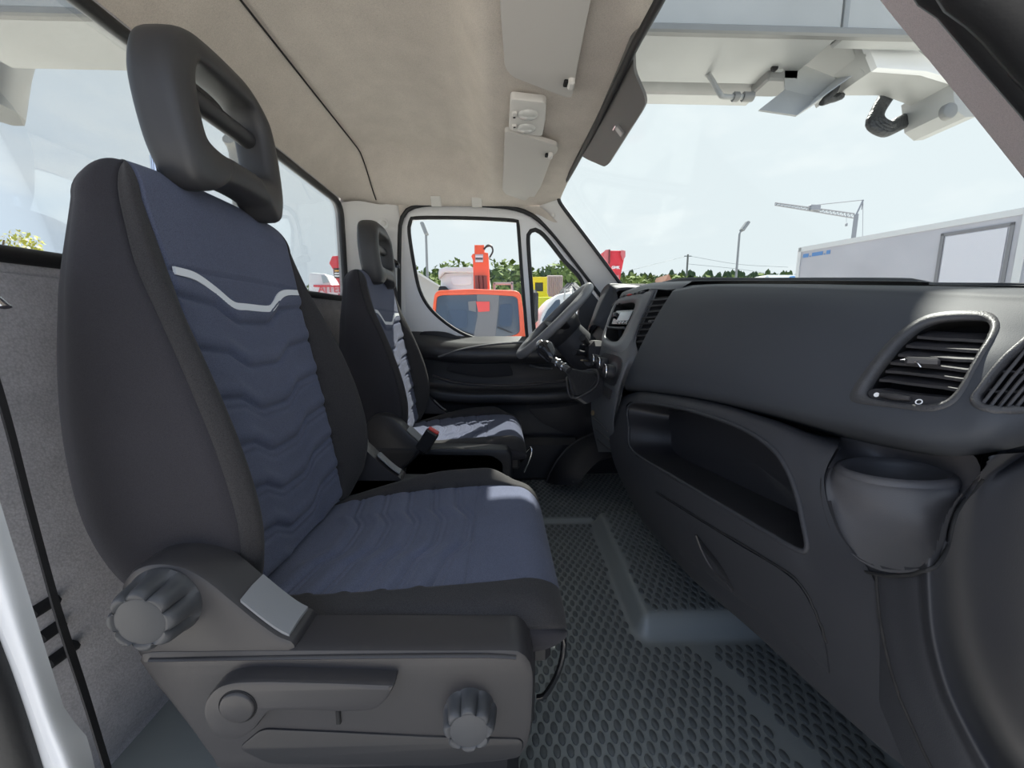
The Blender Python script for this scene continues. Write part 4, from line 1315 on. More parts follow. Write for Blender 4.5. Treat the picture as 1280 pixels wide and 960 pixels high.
# ---- near corner and end panel towards the passenger door
e_face = [
    cv([(1030, 560, .450), (1006, 602, .425), (1014, 655, .417), (1040, 702, .412), (1072, 728, .410), (1078, 790, .412), (1092, 860, .420), (1116, 920, .430), (1146, 995, .448)]),
    cv([(1052, 560, .430), (1030, 600, .407), (1038, 650, .399), (1062, 692, .394), (1094, 716, .392), (1100, 780, .394), (1116, 850, .402), (1140, 910, .412), (1170, 985, .43)]),
    [at(x, y, X=q) for x, y, q in ((1110, 566, .440), (1100, 620, .398), (1100, 660, .392), (1105, 695, .389), (1118, 716, .388), (1126, 780, .389), (1140, 850, .396), (1166, 910, .406), (1198, 985, .42))],
    [at(x, y, X=q) for x, y, q in ((1200, 575, .455), (1170, 640, .403), (1154, 680, .392), (1148, 705, .388), (1146, 724, .386), (1152, 790, .387), (1168, 855, .394), (1194, 915, .404), (1230, 985, .418))],
    [at(x, y, X=q) for x, y, q in ((1248, 568, .462), (1195, 612, .410), (1176, 655, .397), (1170, 695, .392), (1170, 735, .391), (1177, 800, .393), (1196, 865, .401), (1226, 925, .412), (1262, 985, .425))],
    [at(x, y, Y=q) for x, y, q in ((1275, 566, .386), (1215, 612, .372), (1200, 660, .368), (1196, 705, .366), (1200, 750, .366), (1210, 810, .366), (1232, 870, .367), (1264, 930, .368), (1300, 985, .37))],
    [at(x, y, Y=q) for x, y, q in ((1330, 560, .380), (1290, 595, .370), (1285, 650, .366), (1285, 705, .364), (1290, 750, .364), (1300, 810, .364), (1320, 870, .365), (1345, 930, .366), (1370, 985, .368))],
    [at(x, y, Y=q) for x, y, q in ((1520, 550, .385), (1500, 590, .375), (1500, 650, .370), (1500, 705, .370), (1500, 750, .370), (1500, 810, .370), (1500, 870, .37), (1500, 930, .37), (1500, 985, .37))],
]
GE = loft(e_face, 90, 80)
ES = Surf(GE)
pod_poly = [(1050, 556), (1030, 600), (1040, 650), (1062, 690), (1096, 712), (1150, 712), (1172, 690), (1190, 640), (1240, 575), (1200, 560), (1100, 545)]
PO = catmull(pod_poly, 80, True)
grid('end_panel', GE, DASH_L, dash, skip=cut(GE, [offset_poly(PO, -4)]))
# ---- cup holder pod: polar sheet round the hole
hc = at(1116, 588, Y=.425)
hr_ = .0435
n = 96
rows = []
thet = np.linspace(0, 2 * PI, n, endpoint=False)
outline = [(1048, 556), (1029, 600), (1038, 650), (1060, 692), (1094, 717), (1150, 717), (1176, 690), (1194, 636), (1236, 584), (1246, 560), (1180, 548), (1110, 538), (1056, 532)]
OP = catmull(outline, 400, True)
def seam3(px, py):
    p = ES(px, py, .0028)
    if py < 566: p = p * max(0, (py - 556) / 10) + at(px, py, X=.49) * min(1, (566 - py) / 10)
    return p
O3 = np.array([seam3(x, y) for x, y in OP])
hpx = proj(hc)
angO = np.arctan2(-(OP[:, 1] - hpx[1] - 30), OP[:, 0] - hpx[0])
# hole ring angles measured the same way, in the plane of the opening
ringA = np.array([hc + np.array((math.cos(a) * hr_, math.sin(a) * hr_, 0)) for a in thet])
rp = proj_grid(ringA[None])[0]
pa = np.arctan2(-(rp[:, 1] - hpx[1]) * 2.6, rp[:, 0] - hpx[0])
ob = []
for q in pa:
    d = np.abs((angO - q + PI) % (2 * PI) - PI)
    ob.append(O3[np.argmin(d)])
ob = np.array(ob)
for _ in range(10): ob = (np.roll(ob, 1, 0) + 2 * ob + np.roll(ob, -1, 0)) / 4
front = np.clip(-np.cos(thet - math.atan2(-hc[1], -hc[0]) + PI), 0, 1)   # 1 towards the cabin
dirs = np.stack([np.cos(thet), np.sin(thet), 0 * thet], 1)
rows = [hc + dirs * (hr_ - .004) + (0, 0, -.075), hc + dirs * (hr_ - .001) + (0, 0, -.012), hc + dirs * hr_ + (0, 0, -.003), hc + dirs * (hr_ + .003) + (0, 0, 0), hc + dirs * (hr_ + .007) + (0, 0, -.001)]
for k, (t, dr, dz) in enumerate(((.12, .011, -.008), (.30, .010, -.026), (.52, .005, -.050), (.75, -.002, -.078), (1.0, 0, 0))):
    base = rows[4] * (1 - t) + ob * t
    bul = hc + dirs * (hr_ + .007 + dr) + np.array((0, 0, 1.0)) * dz
    f = front[:, None] ** .7 * (1 - t) * .9
    rows.append(base * (1 - f) + bul * f)
TILT = np.array((.69, -.72, 0)) * .12
for k_ in range(len(rows) - 1):
    w_ = 1.0 if k_ < 6 else (0.7, .4, .15)[min(2, k_ - 6)]
    rows[k_] = rows[k_] + ((rows[k_] - hc) @ TILT)[:, None] * np.array((0, 0, 1.0)) * w_
rows.insert(0, np.repeat((hc + np.array((0, 0, -.078)))[None], n, 0))
GP = np.array(rows)
fix_normals(mk('cup_holder', GP.reshape(-1, 3), grid_faces(len(rows), n, close_c=True), DASH_P, dash))
lathe('cup_rim', hc, (-TILT[0], -TILT[1], 1), [(hr_ - .003, -.030), (hr_ - .001, -.006), (hr_ + .001, .001), (hr_ + .004, .0035), (hr_ + .008, .0025), (hr_ + .011, -.002), (hr_ + .011, -.008)], DASH_P, dash, n=64)
sl = [ES(x, y, .0025) for x, y in catmull([(1050, 552), (1030, 600), (1038, 650), (1060, 692), (1094, 717), (1150, 717), (1176, 690), (1192, 638), (1225, 598)], 60)]
tube('shut_line', sl, .0017, GAP, dash, n=6)
sl = [ES(x, y, .0006) for x, y in catmull([(1096, 718), (1102, 780), (1118, 850), (1142, 910), (1170, 970)], 40)]
tube('shut_line', sl, .0016, GAP, dash, n=6)

# ---- centre stack: radio bezel, vent, heater panel
def quad_sheet(c_left, c_right, n=20, m=12): return loft([c_left, c_right], n, m)
stack_l = cv([(776, 371, .475), (768, 382, .455), (760, 402, .425), (753, 424, .392), (751, 434, .378), (748, 450, .362), (742, 478, .350), (739, 500, .350), (740, 530, .36), (748, 565, .38)])
stack_m = cv([(812, 364, .475), (803, 380, .450), (793, 403, .417), (783, 428, .386), (778, 440, .372), (776, 456, .358), (770, 480, .348), (766, 500, .348), (764, 530, .358), (768, 565, .378)])
stack_r = cv([(819, 363, .482), (810, 384, .455), (800, 406, .424), (795, 425, .405), (797, 443, .398), (790, 460, .385), (780, 482, .375), (776, 500, .370), (768, 530, .37), (772, 565, .39)])
GS = loft([stack_l, stack_m, stack_r], 70, 30).transpose(1, 0, 2)
SS = Surf(GS)
rad_in = [(770, 381), (782, 379), (794, 379), (793, 388), (784, 409), (777, 422), (773, 427), (764, 427), (757, 424), (757, 418), (764, 397)]
RI = catmull(rad_in, 60, True)
grid('centre_stack', GS, STACK, dash, skip=cut(GS, [RI]))
R0 = SS.poly(rad_in, 70, .0); R1 = R0 + np.array((.05, 0, -.02)); c_ = R1.mean(0)
mk('radio_slot', np.vstack([R0, R1, np.repeat(c_[None], 70, 0)]), grid_faces(3, 70, close_c=True), GAP, dash, auto=40)
bz_out = [(775, 371), (793, 366), (812, 362), (813, 372), (800, 402), (788, 428), (781, 438), (774, 441), (760, 437), (752, 433), (752, 424), (764, 390)]
rim_loft('radio_bezel', SS, bz_out, rad_in, dash, STACK_L, lift=.006)
# radio unit
ru = [SS(x, y, -.004) for x, y in ((769, 388), (791, 386.5), (782, 405), (763, 404))]
ru = np.array(ru)
rad = bpy.data.objects.new('radio', None); link(rad, dash)
V = np.vstack([ru, ru + np.array((.03, 0, -.01))])
fix_normals(mk('radio_face', V, [(0, 1, 2, 3), (4, 5, 6, 7), (0, 1, 5, 4), (1, 2, 6, 5), (2, 3, 7, 6), (3, 0, 4, 7)], GLOSS_BLACK, rad, smooth=False))
sc_ = np.array([SS(x, y, -.002) for x, y in ((775, 390), (789, 389), (784, 400), (770, 401))])
V = np.vstack([sc_, sc_ + np.array((.004, 0, -.001))])
fix_normals(mk('display', V, [(0, 1, 2, 3), (4, 5, 6, 7), (0, 1, 5, 4), (1, 2, 6, 5), (2, 3, 7, 6), (3, 0, 4, 7)], mat('radio_display', (.55, .58, .60), .15), rad, smooth=False))
disc('volume_knob', SS(769, 394, -.004), (-1, 0, .3), .012, .012, GLOSS_BLACK, rad, n=20, bev=.002)
for k in range(4): disc('button', SS(771 + 4 * k, 402.5 - .2 * k, -.003), (-1, 0, .3), .0035, .003, CHROME, rad, n=12)
tray = [SS(760, 409, .0), SS(770, 410, .0), SS(780, 410, .0)]
tube('slot_divider', tray, .004, KNOB, dash, n=8)
# switch strip on top with the red hazard button
for k, (x, y) in enumerate(((781, 369.5), (788, 367.6), (794, 366), (799, 364.6), (804, 363.4))):
    q = SS(x, y, .003)
    box('hazard_switch' if k == 1 else 'switch', q, (.014, .026, .006), RED_PLASTIC if k == 1 else PLASTIC, dash, bev=.002)
# centre vent between bezel and pad
cvn = bpy.data.objects.new('air_vent', None); link(cvn, dash); cvn['label'] = 'narrow air vent beside the radio'
vb_l = cv([(819, 372, .478), (808, 396, .447), (797, 420, .418), (792, 433, .405)]); vb_r = cv([(866, 368, .53), (850, 392, .49), (832, 416, .455), (822, 431, .435)])
solid_grid('duct', loft([vb_l, vb_r], 20, 8), .01, GAP, cvn, direction=(.6, -.2, 0))
for k in range(8):
    t = (k + .5) / 8
    i = t * 3
    A = catmull(vb_l, 50)[int(t * 49)]; B = catmull(vb_r, 50)[int(t * 49)]
    off = np.array((-.014, -.004, .0))
    solid_grid('slat', np.stack([np.array([A + off, (A + B) / 2 + off, B + off]), np.array([A, (A + B) / 2, B]) + np.array((.0, 0, .004))], 0), .003, PLASTIC, cvn, direction=(0, 0, -1))
q = (catmull(vb_l, 50)[26] + catmull(vb_r, 50)[26]) / 2
box('vent_tab', q + np.array((-.02, 0, 0)), (.012, .03, .010), PLASTIC, cvn, bev=.003)
hoodc = cv([(778, 370, .49), (805, 360, .50), (830, 355, .52), (858, 353, .55), (880, 355, .58)])
tube('stack_hood', hoodc, [.010, .014, .016, .016, .010], DASH, dash, n=12) if False else None
hl = [cv([(774, 372, .47), (798, 364.5, .47), (812, 361, .478), (834, 362, .50), (852, 360, .53)]),
      cv([(778, 366, .50), (800, 358, .50), (816, 355, .51), (838, 354, .53), (862, 353.5, .56)]),
      cv([(786, 362, .60), (806, 356, .60), (822, 353, .60), (842, 352, .61), (866, 351.5, .62)]),
      cv([(795, 362, .72), (812, 357, .72), (828, 355, .72), (846, 355, .72), (870, 355, .72)])]
grid('stack_hood', loft(hl, 30, 16), STACK, dash)
vr = [cv([(812, 361, .478), (802, 382, .452), (790, 410, .415), (780, 437, .385)]), cv([(821, 362, .484), (811, 387, .455), (799, 414, .423), (789, 440, .395)])]
solid_grid('vent_side_rail', loft(vr, 20, 6), .004, STACK, dash, direction=(.8, 0, 0))
# heater panel with three knobs
hp = [SS(x, y, .003) for x, y in catmull([(755, 442), (765, 443), (775, 447), (778, 456), (774, 470), (768, 482), (758, 478), (749, 470), (749, 455)], 40, True)]
hp = np.array(hp)
fs = grid_faces(2, 40, close_c=True) + [tuple(range(40))]
fix_normals(mk('heater_panel', np.vstack([hp, hp + np.array((.012, 0, 0))]), fs, PLASTIC_D, dash, smooth=False))
for x, y in ((750, 452), (758, 456), (767, 466)):
    c = SS(x, y, .003)
    k_ = disc('heater_knob', c, (-1, -.15, .25), .022, .026, PLASTIC_D, dash, n=28, bev=.004)
    tube('chrome_ring', [c + np.array((-1, -.15, .25)) / 1.04 * .026 + np.array((0, math.cos(a), math.sin(a))) * .019 for a in np.linspace(0, 2 * PI, 28, endpoint=False)], .0022, CHROME, k_, n=6, closed=True)
sp_ = np.array([SS(x, y, .004) for x, y in ((750, 478), (766, 488), (763, 499), (747, 488))])
V = np.vstack([sp_, sp_ + np.array((.012, 0, 0))])
fix_normals(mk('switch_blank', V, [(0, 1, 2, 3), (4, 5, 6, 7), (0, 1, 5, 4), (1, 2, 6, 5), (2, 3, 7, 6), (3, 0, 4, 7)], PLASTIC, dash, smooth=False))
for k in range(3):
    pts = [SS(742 + 3 * k, 522 + 14 * k, .002), SS(752 + 3 * k, 530 + 14 * k, .002), SS(760 + 3 * k, 538 + 13 * k, .002)]
    tube('pocket_edge', pts, .004, PLASTIC, dash, n=8)
q = SS(743, 516, .004)
disc('accessory_socket', q, (-1, -.1, .1), .010, .006, mat('brass_ring', (.55, .42, .25), .3, metal=.8), dash, n=18)

# driver's side of the dash: cluster hood and lower panels
G = loft([[(.44, 1.60, .80), (.42, 1.63, .83), (.40, 1.66, .84), (.42, 1.82, .82), (.45, 1.95, .78)],
          [(.48, 1.59, .93), (.47, 1.63, .96), (.46, 1.66, .975), (.47, 1.82, .955), (.50, 1.95, .90)],
          [(.53, 1.58, .98), (.53, 1.63, .99), (.52, 1.66, 1.0), (.53, 1.82, .98), (.55, 1.95, .93)],
          [(1.0, 1.34, .90), (1.0, 1.5, .91), (1.0, 1.66, .91), (1.0, 1.82, .90), (1.0, 2.08, .88)]], 40, 24)
solid_grid('cluster_hood', G, .01, DASH, dash, direction=(.4, 0, -1))
G = loft([[(.46, 1.44, .82), (.44, 1.66, .83), (.47, 1.96, .80)], [(.45, 1.44, .70), (.42, 1.66, .70), (.45, 1.96, .70)], [(.44, 1.40, .58), (.44, 1.66, .56), (.47, 1.98, .58)], [(.56, 1.40, .42), (.56, 1.66, .42), (.56, 1.98, .42)]], 30, 20)
grid('driver_panel', G, DASH_L, dash)
tube('hood_edge', [at(x, y, X=.47) for x, y in ((752, 410), (757, 395), (765, 384), (772, 376))], .006, PLASTIC, dash, n=8, samples=20)

# tunnel and driver footwell mouldings
ft = thing('footwell_trim', 'black moulded wheel-arch trim in the driver footwell', 'trim', tuple(at(720, 590, Y=1.75)))
arcs = [cv([(684, 602, .16), (694, 580, .19), (712, 560, .24), (730, 548, .29), (748, 541, .34)]), cv([(700, 604, .25), (712, 586, .27), (728, 570, .31), (745, 558, .36), (760, 553, .40)])]
outer = [at(683, 603, Y=1.85), at(690, 586, Y=1.85), at(704, 566, Y=1.86), at(720, 552, Y=1.88), at(745, 540, Y=1.90)]
mid = [at(696, 606, Y=1.76), at(706, 592, Y=1.76), at(722, 574, Y=1.78), at(740, 560, Y=1.80), at(762, 552, Y=1.82)]
inn = [at(722, 606, Y=1.70), at(728, 598, Y=1.70), at(738, 586, Y=1.72), at(752, 574, Y=1.74), at(772, 566, Y=1.78)]
grid('arch', loft([outer, mid, inn], 40, 16), PLASTIC_D, ft)
tube('arch_edge', outer, .005, PLASTIC, ft, n=8, samples=30)
tube('arch_rib', [at(716, 603, Y=1.72), at(728, 590, Y=1.73), at(742, 578, Y=1.75), at(764, 570, Y=1.78)], .007, PLASTIC, ft, n=8, samples=24)
box('sill_step', (-.02, 1.99, .12), (.9, .10, .24), PLASTIC_D, ft, bev=.03)

# ---- gear lever
gl = thing('gear_lever', 'black gear lever with leather boot on the centre of the dashboard', 'gear lever', tuple(at(728, 490, X=.29)))
base = [at(709, 478, X=.225), at(712, 470, X=.24), at(740, 462, X=.32), at(748, 468, X=.33), at(744, 484, X=.315), at(722, 497, X=.25), at(712, 494, X=.23)]
bp = catmull(base, 40, True)
fs = grid_faces(2, 40, close_c=True) + [tuple(range(40))]
fix_normals(mk('surround', np.vstack([bp, bp + np.array((.03, .0, -.02))]), fs, PLASTIC_D, gl, smooth=False))
tube('surround_edge', bp, .004, PLASTIC, gl, n=8, closed=True)
bc = bp.mean(0); tipb = at(711, 463, X=.215)
rows = []
for t, s_ in ((0, .90), (.18, .74), (.38, .60), (.58, .40), (.80, .30), (1, .17)):
    rows.append(bc * (1 - t) + tipb * t + (bp - bc) * s_ * (1 + (.06 if int(t * 100) % 2 else -.03)))
fix_normals(mk('boot', np.vstack(rows), grid_faces(6, 40, close_c=True), mat('leatherette', (.03, .03, .032), .3, bump=(60, .5, .004)), gl))
s0 = tipb; s1 = at(692, 449, X=.175); s2 = at(680, 434, X=.148)
tube('shaft', [s0, s0 * .5 + s1 * .5, s1], .011, mat('satin_collar', (.05, .05, .05), .35), gl, n=12)
for t in (.25, .6): tube('collar', [s0 * (1 - t) + s1 * t, s0 * (1 - t - .08) + s1 * (t + .08)], .0145, CHROME, gl, n=14)
ax = (s2 - s1); ln = np.linalg.norm(ax)
lathe('knob', s1, ax, [(.010, -.004), (.019, .004), (.024, .02), (.028, .04), (.031, ln * .8), (.028, ln * 1.05), (.018, ln * 1.25), (.001, ln * 1.3)], GLOSS_BLACK, gl, n=24)
disc('emblem', s2 + ax / ln * .012 + np.array((-.004, -.008, 0)), (-.75, -.5, .45), .015, .012, CHROME, gl, n=20, bev=.003)

# ---- steering wheel and column
swc = np.array((.232, 1.655, .845))
sw = thing('steering_wheel', 'black three-spoke steering wheel in front of the driver seat', 'steering wheel', tuple(swc))
tilt = math.radians(45)
e_u = np.array((math.cos(tilt), 0, math.sin(tilt))); e_v = np.array((0, 1.0, 0)); e_n = np.cross(e_u, e_v)
if e_n[2] < 0: e_n = -e_n
e_n = np.array((-math.sin(tilt), 0, math.cos(tilt)))
R = .200
RIM = mat('wheel_leather', (.15, .15, .155), .42, bump=(900, .2, .0006))
rim = [swc + (e_u * math.cos(a) + e_v * math.sin(a)) * R for a in np.linspace(0, 2 * PI, 64, endpoint=False)]
tube('rim', rim, .0185, RIM, sw, n=14, closed=True)
lathe('hub', swc - e_n * .055, e_n, [(.075, -.03), (.088, 0), (.092, .02), (.080, .040), (.05, .050), (.001, .052)], PLASTIC_D, sw, n=32)
for a in (math.radians(90), math.radians(-90), math.radians(180)):
    d = e_u * math.cos(a) + e_v * math.sin(a)
    p0 = swc + d * .07 - e_n * .035; p1 = swc + d * .14 - e_n * .018; p2 = swc + d * (R - .005)
    tube('spoke', [p0, p1, p2], [.034, .026, .020], PLASTIC_D, sw, n=12, flat=.4, samples=12)
col = thing('steering_column', 'dark steering column shroud with stalks and ignition key below the wheel', 'steering column', tuple(swc - e_n * .15))
c0 = swc - e_n * .06; c1 = swc - e_n * .15; c2 = swc - e_n * .30
tube('shroud', [c0, c1, c2], [.070, .078, .065], DASH_L, col, n=20, samples=12)
st0 = at(738, 430, Y=1.53); 
tube('stalk', [c1 + np.array((0, -.06, 0)), at(736, 432, Y=1.52), at(728, 422, Y=1.46)], [.012, .011, .014], PLASTIC_D, col, n=10, samples=12)
tube('stalk', [c1 + np.array((.02, -.05, -.03)), at(733, 443, Y=1.52), at(718, 440, Y=1.47)], [.012, .010, .013], PLASTIC_D, col, n=10, samples=12)
tube('stalk', [c1 + np.array((0, .05, 0)), c1 + np.array((-.01, .20, .02))], .010, PLASTIC_D, col, n=10)
lk = at(738, 452, Y=1.55)
disc('ignition_lock', lk, (-.5, -.8, .2), .022, .02, KNOB, col, n=24, bev=.003)
tube('key', [lk + np.array((-.01, -.016, .004)), lk + np.array((-.045, -.05, .010))], .009, mat('key_tan', (.35, .27, .17), .4), col, n=8, flat=.4)
box('cover_plate', at(745, 440, Y=1.50), (.07, .10, .09), PLASTIC, col, bev=.02)

# ================================================================== CEILING FITTINGS
def ceil_pt(px, py, z=1.447): return at(px, py, Z=z)
def visor(name, label, px, zc, thick, clip, group):
    o = thing(name, label, 'sun visor', tuple(ceil_pt(*px[0], zc)), group)
    P = np.array([ceil_pt(x, y, zc)[:2] for x, y in px])
    sl = lambda a, b, t: (a, b, zc + t - .085 * (a - .1))
    prism('flap', ccw(rounded(P, .022, 5)), sl, 0, thick, VISOR, o, bev=.004)
    c = ceil_pt(*clip, zc)
    box('clip', (c[0], c[1], zc - .085 * (c[0] - .1) - .003), (.016, .03, .02), CREAM, o, bev=.004)
    box('clip_slot', (c[0] - .012, c[1] + .004, zc - .085 * (c[0] - .1) - .002), (.012, .022, .008), GAP, o, bev=.002)
    return o
visor('sun_visor', 'large beige sun visor above the passenger seat', [(622, -60), (624, 0), (631, 90), (640, 100), (706, 119), (714, 119), (717, 112), (722, 80), (738, 0), (750, -60)], 1.425, .014, (714, 98), 'sun visors')
visor('sun_visor', 'beige sun visor on the driver side beyond the roof lamp', [(631, 166), (697, 179), (698, 186), (690, 194), (676, 232), (668, 245), (662, 245), (657, 251), (632, 245), (628, 240)], 1.425, .014, (688, 190), 'sun visors')
rl = thing('roof_lamp', 'cream roof lamp with two oval lenses between the sun visors', 'lamp', tuple(ceil_pt(660, 146)))
zc = 1.430
P = np.array([ceil_pt(x, y, zc)[:2] for x, y in ((638, 124), (683, 129), (682, 150), (678, 171), (660, 169), (636, 163))])
prism('housing', ccw(rounded(P, .015)), XY, zc, zc + .02, CREAM, rl, bev=.004)
LENS = mat('lamp_lens', (.55, .55, .53), .15)
for px, py, rx in ((660, 143, .030), (658, 160, .030)):
    c = ceil_pt(px, py, zc)
    V = [];
    for h, k in ((.0, 1.0), (-.004, .95), (-.008, .75), (-.010, .4), (-.0105, .01)):
        for a in np.linspace(0, 2 * PI, 28, endpoint=False):
            V.append((c[0] + rx * k * math.cos(a), c[1] + .026 * k * math.sin(a), zc + h))
    fix_normals(mk('lens', V, grid_faces(5, 28, close_c=True), LENS, rl))
for px, py in ((643, 142), (643, 158)):
    c = ceil_pt(px, py, zc)
    b_ = box('rocker_switch', (c[0], c[1], zc - .002), (.014, .026, .008), CREAM, rl, bev=.002)
    disc('switch_mark', (c[0], c[1] + (.008 if py < 150 else -.008), zc - .0065), (0, 0, -1), .004, .0006, GAP, b_, n=10)

def mesh_text(fo, m):
    """turn a text object into a plain mesh child"""
    bpy.context.view_layer.update()
    dg = bpy.context.evaluated_depsgraph_get()
    me = bpy.data.meshes.new_from_object(fo.evaluated_get(dg))
    o = bpy.data.objects.new('lettering', me); link(o, fo.parent)
    o.location = fo.location; o.rotation_euler = fo.rotation_euler
    me.materials.clear(); me.materials.append(m)
    bpy.data.objects.remove(fo)
    return o

# ================================================================== OUTSIDE
BOOM = mat('boom_white', (.38, .385, .38), .4, var=(4, .06))
BOOM_D = mat('boom_grey', (.22, .22, .215), .45, var=(5, .08))
HOSE = mat('hose_black', (.035, .037, .04), .5, bump=(60, .8, .01))
lift = thing('aerial_lift_boom', 'white lifting boom carried above the cab with jib and hoses', 'lifting boom', (1.4, 1.65, 1.9))
by = 1.62
p = at(900, 39, Y=1.52); zb = p[2]
box('boom_tip', (2.43, by - .055, zb + .26), (2.34, .07, .52), BOOM, lift, bev=.01)
box('main_boom', (-.37, by + .06, zb + .26), (3.26, .30, .52), BOOM, lift, bev=.02)
box('boom_flange', (.8, by - .085, zb + .012), (5.6, .03, .03), BOOM_D, lift, bev=.006)
pc = at(900, 94, Y=1.78)
tube('lower_boom', [(-.3, 1.86, pc[2] + .085), (.6, 1.86, pc[2] + .085), (at(996, 60, Y=1.78)[0], 1.86, pc[2] + .085)], .105, BOOM_D, lift, n=24)
YJ = 1.80
box('sun_blocker', (1.06, 2.17, 2.19), (.74, .40, .26), BOOM, lift, bev=.03)  # added box, hidden behind the lower boom, that keeps sun off the cab floor
def jp(px, py, Y=YJ):
    q = at(px, py, Y=Y); return (q[0], q[2])
brk = [jp(*q) for q in ((992, 40), (1075, 40), (1108, 72), (1050, 105), (1048, 116), (1028, 72), (1004, 56))]
prism('knuckle', ccw(np.array(brk)), XZ, YJ - .12, YJ + .12, BOOM, lift, bev=.008)
jib = [jp(*q) for q in ((1030, 62), (1062, 40), (1076, 44), (1114, 80), (1140, 92), (1188, 108), (1205, 124), (1200, 134), (1180, 142), (1110, 116), (1050, 116), (1040, 100))]
prism('jib', ccw(np.array(jib)), XZ, YJ - .16, YJ + .02, BOOM, lift, bev=.006)
jl = [jp(*q) for q in ((1028, 60), (1052, 62), (1108, 110), (1196, 132), (1184, 146), (1104, 122), (1048, 118), (1036, 90))]
prism('jib_side_plate', ccw(np.array(jl)), XZ, YJ - .175, YJ - .15, PAINT, lift, bev=.004)
je = [jp(*q) for q in ((1144, 122), (1160, 128), (1178, 148), (1205, 138), (1222, 140), (1180, 158), (1172, 167), (1160, 168), (1148, 158))]
prism('jib_end', ccw(np.array(je)), XZ, YJ - .14, YJ + .06, BOOM, lift, bev=.006)
for px, py, r_ in ((1000, 48, .05), (1182, 141, .03), (1064, 43, .03)):
    c = at(px, py, Y=YJ - .18); disc('pin', c, (0, -1, 0), r_, .02, BOOM_D, lift, n=24, bev=.005)
# valve box: folded sheet, its open underside towards the camera
bt = [at(x, y, Y=q) for x, y, q in ((981, 72, 1.72), (1046, 98, 1.72), (1027, 124, 1.72), (981, 112, 1.72))]
bb = [at(x, y, Y=q) for x, y, q in ((949, 137, 1.60), (996, 144, 1.60))]
vbx = bpy.data.objects.new('valve_box', None); link(vbx, lift)
def sheet(name, q, th=.006):
    V = np.array(q); n_ = np.cross(V[1] - V[0], V[2] - V[0]); n_ /= np.linalg.norm(n_)
    W = V + n_ * th; k = len(V)
    fs = [tuple(range(k)), tuple(range(2 * k - 1, k - 1, -1))] + [(i, (i + 1) % k, (i + 1) % k + k, i + k) for i in range(k)]
    return fix_normals(mk(name, np.vstack([V, W]), fs, BOOM, vbx, smooth=False))
sheet('plate', bt); sheet('plate', [bt[3], bt[2], bb[1], bb[0]]); 
sheet('plate', [bt[1], bt[2], bb[1], bt[1] + np.array((-.02, -.1, -.05))])
V, fs = box_vf(at(968, 95, Y=1.78), (.13, .12, .10), .008); fix_normals(mk('valve_block', V, fs, BOOM_D, vbx, smooth=False))
V, fs = box_vf(at(968, 78, Y=1.74), (.05, .06, .10), .006); fix_normals(mk('port_block', V, fs, BOOM, vbx, smooth=False))
for py in (76, 86):
    disc('port', at(967, py, Y=1.705), (0, -1, 0), .013, .01, GAP, vbx, n=14)
tube('pipe', [at(884, 92, Y=1.76), at(890, 100, Y=1.74), at(899, 116, Y=1.72), at(906, 121, Y=1.72), at(935, 121, Y=1.72)], .010, BOOM, lift, n=10, samples=24)
for x in (920, 932, 938): disc('fitting', at(x, 121, Y=1.72) - np.array((.012, 0, 0)), (1, 0, 0), .018, .024, BOOM_D, lift, n=12, bev=.003)
def hose(pts, r=.02): tube('hose', pts, r, HOSE, lift, n=8, samples=30)
for k in range(4):
    o_ = k * 3
    hose([at(1104 + o_, 120, Y=1.86), at(1092 + o_, 142 - k, Y=1.84), at(1088 + o_ * 1.4, 156 - o_ * .6, Y=1.82), at(1104 + o_, 166 - o_, Y=1.82), at(1122, 160 - o_, Y=1.84), at(1142, 148 - o_ * .6, Y=1.88)], .018)
for k in range(4):
    hose([at(1090 + 6 * k, 66 + k * 3, Y=1.95), at(1120 + 3 * k, 70 + k * 5, Y=1.95), at(1150, 66 + k * 9, Y=1.95), at(1200, 90 + k * 10, Y=1.95)], .022)
for k in range(3):
    hose([at(1044 + 2 * k, 92, Y=1.80), at(1040 - k * 2 + 4, 112, Y=1.78), at(1028 + 5 * k, 128 - 2 * k, Y=1.78), at(1044 + 4 * k, 120, Y=1.8)], .014)
# support leg seen through the rear window
lg = at(8, 60, X=-2.4)
tube('boom_rest', [at(-14, 40, X=-2.4), at(14, 44, X=-2.4), at(4, 90, X=-2.4), at(-4, 140, X=-2.4)], .09, BOOM_D, lift, n=10, samples=14)
rp2 = [at(288, 172, X=-2.0), at(296, 186, X=-2.0), at(300, 215, X=-2.0), at(304, 290, X=-2.0)]
tube('boom_rest', rp2, .06, BOOM_D, lift, n=10, samples=14)

# ---- orange truck facing the driver's door
ORANGE = mat('orange_paint', (.80, .115, .045), .45, var=(3, .08))
ot = thing('orange_crane_truck', 'orange truck with crane column parked beyond the driver window', 'truck', (-.4, 9.2, GZ))
YT = 8.4
def tz(px, py, Y=YT):
    p = at(px, py, Y=Y); return (p[0], p[2])
cab = [tz(*q) for q in ((541, 380), (543, 367), (548, 363), (590, 361), (645, 363), (651, 367), (655, 395), (658, 440), (660, 520), (534, 520), (538, 440), (540, 395))]
wsc = [tz(*q) for q in ((546, 371), (552, 369), (600, 368), (642, 370), (647, 373), (649, 395), (650, 416), (640, 420), (590, 422), (546, 418), (544, 395))]
prism('cab', ccw(rounded(cab, .12, 3)), XZ, YT, YT + 1.7, ORANGE, ot, holes=[ccw(rounded(wsc, .10, 3), False)], bev=.03)
prism('windscreen', ccw(rounded(wsc, .1, 3)), XZ, YT + .04, YT + .07, TRUCK_GLASS, ot)
q0, q1 = tz(553, 420), tz(652, 443)
box('grille', ((q0[0] + q1[0]) / 2, YT - .02, (q0[1] + q1[1]) / 2 - .1), (1.6, .06, .3), PLASTIC_D, ot, bev=.02)
